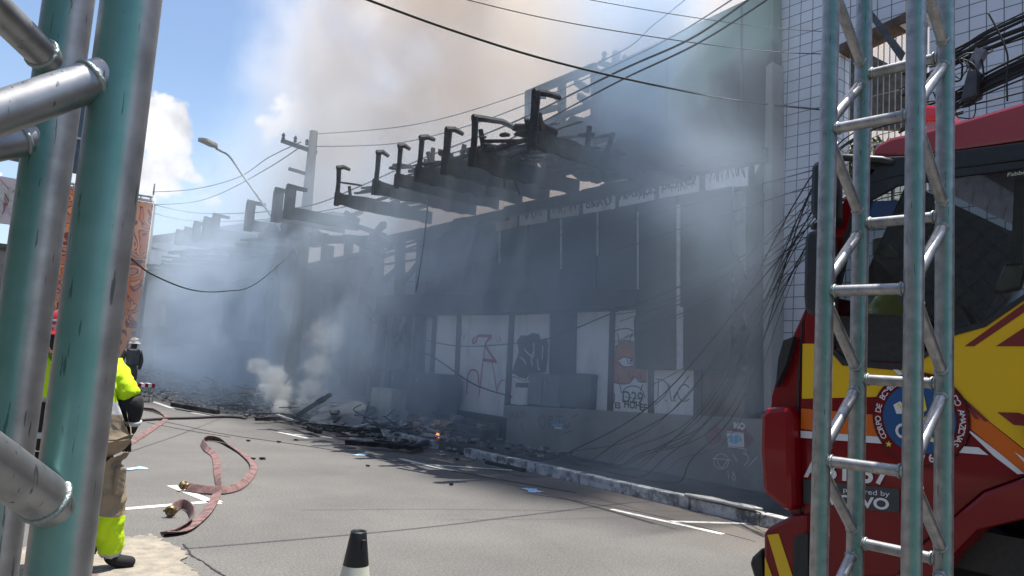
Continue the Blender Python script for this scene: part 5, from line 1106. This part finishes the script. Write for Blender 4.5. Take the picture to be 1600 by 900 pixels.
# gloved hand with fingers holding the hose
fw = Vector((.25, .9, -.3)).normalized()
nodes = [(har, .032), (har + Vector((.01, .03, -.06)), .036)]; ed = [(0, 1)]; pb = nodes[1][0]
for k in range(4):
    o_ = Vector((.78, -.62, 0)) * (.022 * (k - 1.5)); a1 = pb + o_ + Vector((0, .01, -.035)); a2 = a1 + Vector((.0, .03, -.022)); a3 = a2 + Vector((-.005, .012, .02)) * (.8 + .1 * k); i0 = len(nodes)
    nodes += [(a1, .0105), (a2, .010), (a3, .009)]; ed += [(1, i0), (i0, i0 + 1), (i0 + 1, i0 + 2)]
i0 = len(nodes); nodes += [(pb + Vector((-.035, .03, .0)), .012), (pb + Vector((-.03, .06, -.02)), .010)]; ed += [(1, i0), (i0, i0 + 1)]
skin_mesh('glove', nodes, ed, [BLKF], ff, 1)
nodes = [(hal, .032), (hal + Vector((-.01, .01, -.07)), .036)]; ed = [(0, 1)]; pb = nodes[1][0]
for k in range(4):
    o_ = Vector((.78, -.62, 0)) * (.022 * (k - 1.5)); a1 = pb + o_ + Vector((0, .005, -.04)); a2 = a1 + Vector((0, .015, -.03)); i0 = len(nodes); nodes += [(a1, .0105), (a2, .009)]; ed += [(1, i0), (i0, i0 + 1)]
i0 = len(nodes); nodes += [(pb + Vector((.03, .03, .0)), .012), (pb + Vector((.03, .045, -.025)), .010)]; ed += [(1, i0), (i0, i0 + 1)]
skin_mesh('glove', nodes, ed, [BLKF], ff, 1)
for (a_, s__) in ((ar, 0), (al, 1)):
    g0 = Vector((a_.x, a_.y, .05)); skin_mesh('boot', [(Vector((a_.x, a_.y, .20)), .06), (Vector((a_.x, a_.y, .07)), .06), (g0 + Vector((.09, -.02, 0)) , .05), (g0 + Vector((.17, -.03, -.008)), .042)], [(0, 1), (1, 2), (2, 3)], [BLKF], ff, 2)
# helmet with tapes
hq = hd_ + Vector((0, 0, .03)); m = MB(); m.lathe(hq, [(.175, -.05), (.17, -.035), (.135, -.02), (.135, .05), (.12, .1), (.08, .135), (.03, .15), (.001, .152)], 28); he = m.build('helmet', HELM, ff)
m = MB(); m.lathe(hq, [(.138, .0), (.139, .02)], 28); m.lathe(hq, [(.137, .045), (.134, .06)], 28); m.build('helmet_tape', REFL, he)
m = MB(); m.lathe(hq, [(.09, -.16), (.13, -.08), (.13, -.04)], 20); m.build('neck_guard', BLKF, ff)
# far firefighter, in the smoke
g2 = uz(198, 628, 0); D2 = (g2 - CAM).dot(Vector((-M3[0][2], -M3[1][2], -M3[2][2])))
f2 = empty('person', g2, 'distant firefighter in dark gear and pale helmet standing in smoke beyond the first one', 'person')
Z = lambda dx, dy, dz: g2 + Vector((dx, dy, dz))
skin_mesh('body', [(Z(0, 0, .95), .13), (Z(0, 0, 1.25), .16), (Z(0, 0, 1.43), .07), (Z(.02, 0, 1.55), .09), (Z(.02, 0, 1.63), .085), (Z(.19, 0, 1.38), .075), (Z(.25, .02, 1.12), .062), (Z(.24, .12, .88), .045), (Z(-.19, 0, 1.38), .075), (Z(-.25, .02, 1.12), .062), (Z(-.2, .2, .95), .045), (Z(.1, 0, .88), .1), (Z(.11, .02, .48), .07), (Z(.12, 0, .06), .06), (Z(-.1, 0, .88), .1), (Z(-.12, .05, .48), .07), (Z(-.14, 0, .06), .06)],
          [(0, 1), (1, 2), (2, 3), (3, 4), (1, 5), (5, 6), (6, 7), (1, 8), (8, 9), (9, 10), (0, 11), (11, 12), (12, 13), (0, 14), (14, 15), (15, 16)], [DGREY], f2)
m = MB(); m.lathe(Z(.02, 0, 1.62), [(.17, -.02), (.13, 0), (.13, .06), (.09, .12), (.001, .15)], 20); m.build('helmet', ASH, f2)
m = MB(); m.box(tuple(Z(-.15, -.22, 1.0)), tuple(Z(.15, -.1, 1.45))); m.build('air_tank', DGREY, f2, bevel=.04)
g3 = uz(192, 622, 0); g3 = g3 + Vector((0, 1.5, 0))
# red and white striped cage
ca = uz(223, 628, 0); cg_ = empty('striped_cage', ca, 'small wire cage with a red and white top standing on the road behind the firefighter', 'cage')
m = MB(); W_ = .2
for dx in (-W_, W_):
    for dy in (-W_, W_): m.tube([ca + Vector((dx, dy, 0)), ca + Vector((dx, dy, .42))], .01, 6)
for z in (.04, .16, .28, .4):
    for dx in (-W_, W_): m.tube([ca + Vector((dx, -W_, z)), ca + Vector((dx, W_, z))], .007, 6)
    for dy in (-W_, W_): m.tube([ca + Vector((-W_, dy, z)), ca + Vector((W_, dy, z))], .007, 6)
m.build('wire_frame', GREY, cg_)
m = MB()
for k in range(5): m.box((ca.x - .22 + k * .088, ca.y - .22, ca.z + .42), (ca.x - .22 + (k + 1) * .088, ca.y + .22, ca.z + .52), k % 2)
m.build('striped_top', [TRUCKR2, WHB], cg_)

# ------------------------------------------------------------------ far left: billboards, dark fascia, trees
def mural(name, c, seedv, scale=.9):
    mm = bpy.data.materials.new(name); mm.use_nodes = True; t = mm.node_tree; p = t.nodes['Principled BSDF']; lk = t.links; p.inputs['Roughness'].default_value = .7
    g = t.nodes.new('ShaderNodeNewGeometry'); mp = t.nodes.new('ShaderNodeMapping'); mp.inputs['Location'].default_value = (seedv, 0, seedv); lk.new(g.outputs['Position'], mp.inputs[0])
    n = t.nodes.new('ShaderNodeTexNoise'); n.inputs['Scale'].default_value = scale; n.inputs['Detail'].default_value = 1.5; n.inputs['Distortion'].default_value = 1.6; lk.new(mp.outputs[0], n.inputs['Vector'])
    r = t.nodes.new('ShaderNodeValToRGB'); r.color_ramp.interpolation = 'CONSTANT'; e = r.color_ramp.elements
    e[0].position = 0; e[0].color = (*c[0], 1); e[1].position = .42; e[1].color = (*c[1], 1)
    for pos, cc_ in ((.46, c[2]), (.54, c[1]), (.575, c[3]), (.66, c[0])): q = e.new(pos); q.color = (*cc_, 1)
    lk.new(n.outputs['Fac'], r.inputs[0]); lk.new(r.outputs[0], p.inputs['Base Color']); return mm
def onyp(px, Y): return [uy(u, v, Y) for u, v in px]
bo_ = empty('billboard', uy(222, 545, 34), 'orange swirl patterned billboard banner on a scaffold beside the distant pole', 'billboard')
m = MB(); m.prism(onyp([(95, 292), (240, 318), (207, 560), (60, 560)], 34), (0, .1, 0)); m.build('banner', mural('orange mural', [(.55, .16, .05), (.16, .05, .05), (.62, .25, .1), (.45, .2, .15)], 3, 1.1), bo_)
m = MB()
for (a, b) in [((95, 284), (240, 308)), ((95, 290), (240, 315)), ((240, 305), (204, 600)), ((150, 300), (112, 600))]: m.tube([uy(*a, 34.15), uy(*b, 34.15)], .06, 6)
for k in range(10): u = 100 + k * 15; m.tube([uy(u, 284 + (u - 95) * .17, 34.15), uy(u, 291 + (u - 95) * .17, 34.15)], .03, 5)
m.build('scaffold', STRIP, bo_)
bo_ = empty('billboard', uy(20, 560, 30), 'pinkish graffiti lettered banner seen left of the near truss tube', 'billboard')
m = MB(); m.prism(onyp([(-160, 248), (100, 292), (96, 360), (-160, 330)], 30), (0, .1, 0)); bn = m.build('banner', mural('pink mural', [(.45, .40, .42), (.30, .12, .14), (.55, .5, .5), (.5, .25, .25)], 9, .7), bo_)
m = MB(); a = uy(10, 302, 29.9); text_mesh(m, 'ORCU', a, (1, 0, 0), (0, 0, 1), 1.0, bold=.02); a = uy(8, 320, 29.88); text_mesh(m, 'NG', a, (1, 0, 0), (0, 0, 1), 1.4, bold=.02); m.build('banner_lettering', STRIP, bn)
m = MB()
for u in (-120, 0, 90): m.tube([uy(u, 270, 30.15), uy(u - 30, 580, 30.15)], .07, 6)
m.build('scaffold', STRIP, bo_)
m = MB(); m.prism(onyp([(-200, 120), (135, 166), (128, 268), (-200, 200)], 13.5), (0, .3, 0)); sg = empty('stage_canopy', uy(60, 250, 13.5), 'dark slate roof panel of a stage canopy behind the near truss', 'canopy'); sgm = m.build('fascia', NAVY, sg)
m = MB(); m.prism(onyp([(-200, 162), (132, 216), (132, 219), (-200, 165)], 13.45), (0, .04, 0)); m.build('trim', STRIP, sg)
m = MB(); 
for u in (-190, ): m.tube([uy(u, 190, 13.6), Vector((uy(u, 190, 13.6).x, 13.6, 0))], .08, 8)
m.build('leg', GREY, sg)
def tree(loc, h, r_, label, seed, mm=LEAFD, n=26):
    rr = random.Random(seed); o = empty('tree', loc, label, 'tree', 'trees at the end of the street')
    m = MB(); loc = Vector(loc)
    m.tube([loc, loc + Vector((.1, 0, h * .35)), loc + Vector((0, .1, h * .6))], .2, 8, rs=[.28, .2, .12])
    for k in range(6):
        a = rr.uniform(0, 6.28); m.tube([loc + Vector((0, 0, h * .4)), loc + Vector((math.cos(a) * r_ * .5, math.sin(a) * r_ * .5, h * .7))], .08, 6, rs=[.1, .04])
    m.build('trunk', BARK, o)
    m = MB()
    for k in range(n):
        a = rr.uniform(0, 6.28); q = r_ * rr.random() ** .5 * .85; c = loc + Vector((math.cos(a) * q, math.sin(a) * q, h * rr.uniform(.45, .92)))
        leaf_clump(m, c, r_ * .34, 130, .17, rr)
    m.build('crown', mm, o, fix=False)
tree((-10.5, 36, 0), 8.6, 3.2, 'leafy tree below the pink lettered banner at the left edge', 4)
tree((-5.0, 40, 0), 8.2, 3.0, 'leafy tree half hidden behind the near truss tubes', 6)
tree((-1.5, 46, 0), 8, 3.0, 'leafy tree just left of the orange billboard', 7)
# dim buildings that close the far end
for i, (x0, y0_, x1, y1_, h, lb_) in enumerate([(-16, 52, 4.5, 60, 6.5, 'hazy pale building closing the far left end of the street'), (9.6, 46, 20, 60, 6, 'hazy low building beyond the burnt block')]):
    o = empty('distant_building', ((x0 + x1) / 2, y0_, 0), lb_, 'building'); m = MB(); m.box((x0, y0_, 0), (x1, y1_, h)); m.build('wall', FW, o)
    m = MB(); m.box((x0 - .3, y0_ - .3, h), (x1 + .3, y1_ + .3, h + .3)); m.build('roof', DGREY, o)
    for k in range(5):
        m = MB(); xx = x0 + (x1 - x0) * (k + .3) / 5; m.box((xx, y0_ - .05, 2.2), (xx + 1.2, y0_ + .05, 3.8)); m.build('window', MULL, o)
o = empty('unseen_shop_row', (-11, 0, 0), 'unseen shop row behind the camera, added to darken the cab window reflections', 'building')  # out of view, added so the cab windows mirror something dark
m = MB(); m.box((-14, -30, 0), (-10, 26, 8.5)); m.build('wall', mat('unseen shop row grey', (.15, .155, .16), .9, var=.25), o)
m = MB()
for k in range(12): m.box((-10.03, -28 + k * 4.4, .2), (-9.96, -25.2 + k * 4.4, 2.8))
m.build('shutter', DGREY, o)

# ------------------------------------------------------------------ smoke (real volumes)
def smoke(name, lo, hi, label, build, step=None):
    m = MB(); m.box(lo, hi); mm = bpy.data.materials.new(name); mm.use_nodes = True; t = mm.node_tree; t.nodes.clear()
    o_ = t.nodes.new('ShaderNodeOutputMaterial'); v = t.nodes.new('ShaderNodeVolumePrincipled'); t.links.new(v.outputs[0], o_.inputs['Volume'])
    g = t.nodes.new('ShaderNodeNewGeometry'); build(t, v, g.outputs['Position'])
    ob = m.build(name, mm); tag(ob, label, 'smoke', kind='stuff'); return ob
def mth(t, op, a, b=None, c=None, clamp=False):
    n = t.nodes.new('ShaderNodeMath'); n.operation = op; n.use_clamp = clamp
    for i, x in enumerate((a, b, c)):
        if x is None: continue
        if isinstance(x, (int, float)): n.inputs[i].default_value = x
        else: t.links.new(x, n.inputs[i])
    return n.outputs[0]
def rng(t, x, a, b, c=0., d=1., smooth=True):
    n = t.nodes.new('ShaderNodeMapRange'); n.inputs['From Min'].default_value = a; n.inputs['From Max'].default_value = b; n.inputs['To Min'].default_value = c; n.inputs['To Max'].default_value = d
    if smooth: n.interpolation_type = 'SMOOTHSTEP'
    t.links.new(x, n.inputs['Value']); return n.outputs[0]
def noise(t, pos, scale, det=3, st=(1, 1, 1), loc=(0, 0, 0), dist=0., rough=.5):
    mp = t.nodes.new('ShaderNodeMapping'); mp.inputs['Scale'].default_value = st; mp.inputs['Location'].default_value = loc; t.links.new(pos, mp.inputs[0])
    n = t.nodes.new('ShaderNodeTexNoise'); n.inputs['Scale'].default_value = scale; n.inputs['Detail'].default_value = det; n.inputs['Distortion'].default_value = dist; n.inputs['Roughness'].default_value = rough; t.links.new(mp.outputs[0], n.inputs['Vector']); return n.outputs['Fac']
def xyz(t, pos):
    s = t.nodes.new('ShaderNodeSeparateXYZ'); t.links.new(pos, s.inputs[0]); return s.outputs
def b_front(t, v, pos):
    x, y, z = xyz(t, pos); n = noise(t, pos, .42, 6, (1, .7, .8), dist=.9, rough=.6)
    n_ = rng(t, n, .42, .66)
    ydep = rng(t, y, 6, 20, .22, .33, False); base = rng(t, y, 6, 30, .055, .13, False)
    lowf = mth(t, 'MULTIPLY', rng(t, z, 0, 1.2, .8, 1), rng(t, z, 7.6, 4.9, .16, 1))
    edge = rng(t, mth(t, 'ADD', x, mth(t, 'ADD', rng(t, y, 13, 24, .7, 1.9), rng(t, y, 27, 34, 0, -2.6))), 6.8, 9.2)
    d = mth(t, 'MULTIPLY', mth(t, 'MULTIPLY', mth(t, 'ADD', mth(t, 'MULTIPLY', n_, ydep), base), edge), lowf)
    # a thicker roll of smoke pouring down over the upper wall
    cen = mth(t, 'MULTIPLY', rng(t, mth(t, 'ABSOLUTE', mth(t, 'SUBTRACT', mth(t, 'MULTIPLY_ADD', z, -.3, y), 5.4)), 2.4, .3), mth(t, 'MULTIPLY', rng(t, z, 3.6, 6.2), mth(t, 'MULTIPLY', rng(t, x, 7.0, 8.4), rng(t, y, 5.6, 7.4))))
    d = mth(t, 'ADD', d, mth(t, 'MULTIPLY', mth(t, 'MULTIPLY', cen, n_), 1.15))
    t.links.new(d, v.inputs['Density']); v.inputs['Color'].default_value = (.74, .87, 1.0, 1); v.inputs['Anisotropy'].default_value = .1
smoke('smoke_veil', (4.9, 5.0, .05), (9.40, 52, 9), 'bluish smoke veil drifting in front of the burnt facades', b_front)
def b_plume(t, v, pos):
    x, y, z = xyz(t, pos); n = noise(t, pos, .115, 6, (1, 1, .8), dist=.9, rough=.58); n2 = noise(t, pos, .5, 3)
    m_ = mth(t, 'MULTIPLY_ADD', n2, .45, n)
    # left edge of the plume leans: it widens with height over the far block
    lim = mth(t, 'ADD', mth(t, 'MULTIPLY_ADD', noise(t, pos, .16, 4, dist=.5), 22, mth(t, 'ADD', y, -11)), mth(t, 'MULTIPLY', z, .35))
    f = rng(t, lim, 52, 27)
    d = mth(t, 'MULTIPLY', rng(t, m_, .58, .88), f)
    d = mth(t, 'MULTIPLY', mth(t, 'MULTIPLY', d, .42), mth(t, 'MULTIPLY', rng(t, z, 4.0, 5.5), rng(t, y, 7, 11)))
    t.links.new(d, v.inputs['Density'])
    cr = t.nodes.new('ShaderNodeValToRGB'); cr.color_ramp.elements[0].position = .38; cr.color_ramp.elements[0].color = (.92, .92, .92, 1); cr.color_ramp.elements[1].position = .70; cr.color_ramp.elements[1].color = (.84, .755, .66, 1)
    t.links.new(mth(t, 'MULTIPLY_ADD', noise(t, pos, .09, 2, loc=(5, 2, 1)), .5, rng(t, mth(t, 'MULTIPLY_ADD', z, .35, y), 50, 24, .08, .40)), cr.inputs[0]); t.links.new(cr.outputs[0], v.inputs['Color']); v.inputs['Anisotropy'].default_value = .35
smoke('smoke_plume', (11.5, 3, 3.5), (30, 60, 28), 'huge tan and white smoke plume rising behind the burnt roof', b_plume)
def b_puff(cs):
    def f(t, v, pos):
        n = noise(t, pos, 2.6, 6, dist=.9, rough=.62); tot = None
        for c, r_, a in cs:
            dn = t.nodes.new('ShaderNodeVectorMath'); dn.operation = 'DISTANCE'; dn.inputs[1].default_value = c; t.links.new(pos, dn.inputs[0])
            q = mth(t, 'MULTIPLY', rng(t, mth(t, 'MULTIPLY_ADD', n, 2.0 * r_, dn.outputs['Value']), 1.75 * r_, 1.25 * r_), a)
            tot = q if tot is None else mth(t, 'MAXIMUM', tot, q)
        t.links.new(tot, v.inputs['Density']); v.inputs['Color'].default_value = (.95, .93, .87, 1)
    return f
def puff(pc, label):
    lo = Vector([min(c[0][i] - c[1] * 1.7 for c in pc) for i in range(3)]); hi = Vector([max(c[0][i] + c[1] * 1.7 for c in pc) for i in range(3)])
    lo.z = .03
    smoke('smoke_puff', tuple(lo), tuple(hi), label, b_puff([(tuple(a), b, c) for a, b, c in pc]))
puff([(ux(440, 636, 7.3), .35, 9.), (ux(430, 612, 7.3), .55, 9.), (ux(420, 590, 7.3), .5, 8.), (ux(404, 573, 7.3), .38, 5.), (ux(436, 588, 7.3), .35, 5.)], 'dense white smoke puff curling up left of the foot of the utility pole')
puff([(ux(474, 634, 7.6), .32, 5.), (ux(488, 610, 7.7), .5, 2.2), (ux(500, 570, 7.8), .6, 1.1), (ux(510, 525, 7.9), .7, .9)], 'thinner yellowish smoke wisp rising right of the foot of the utility pole')
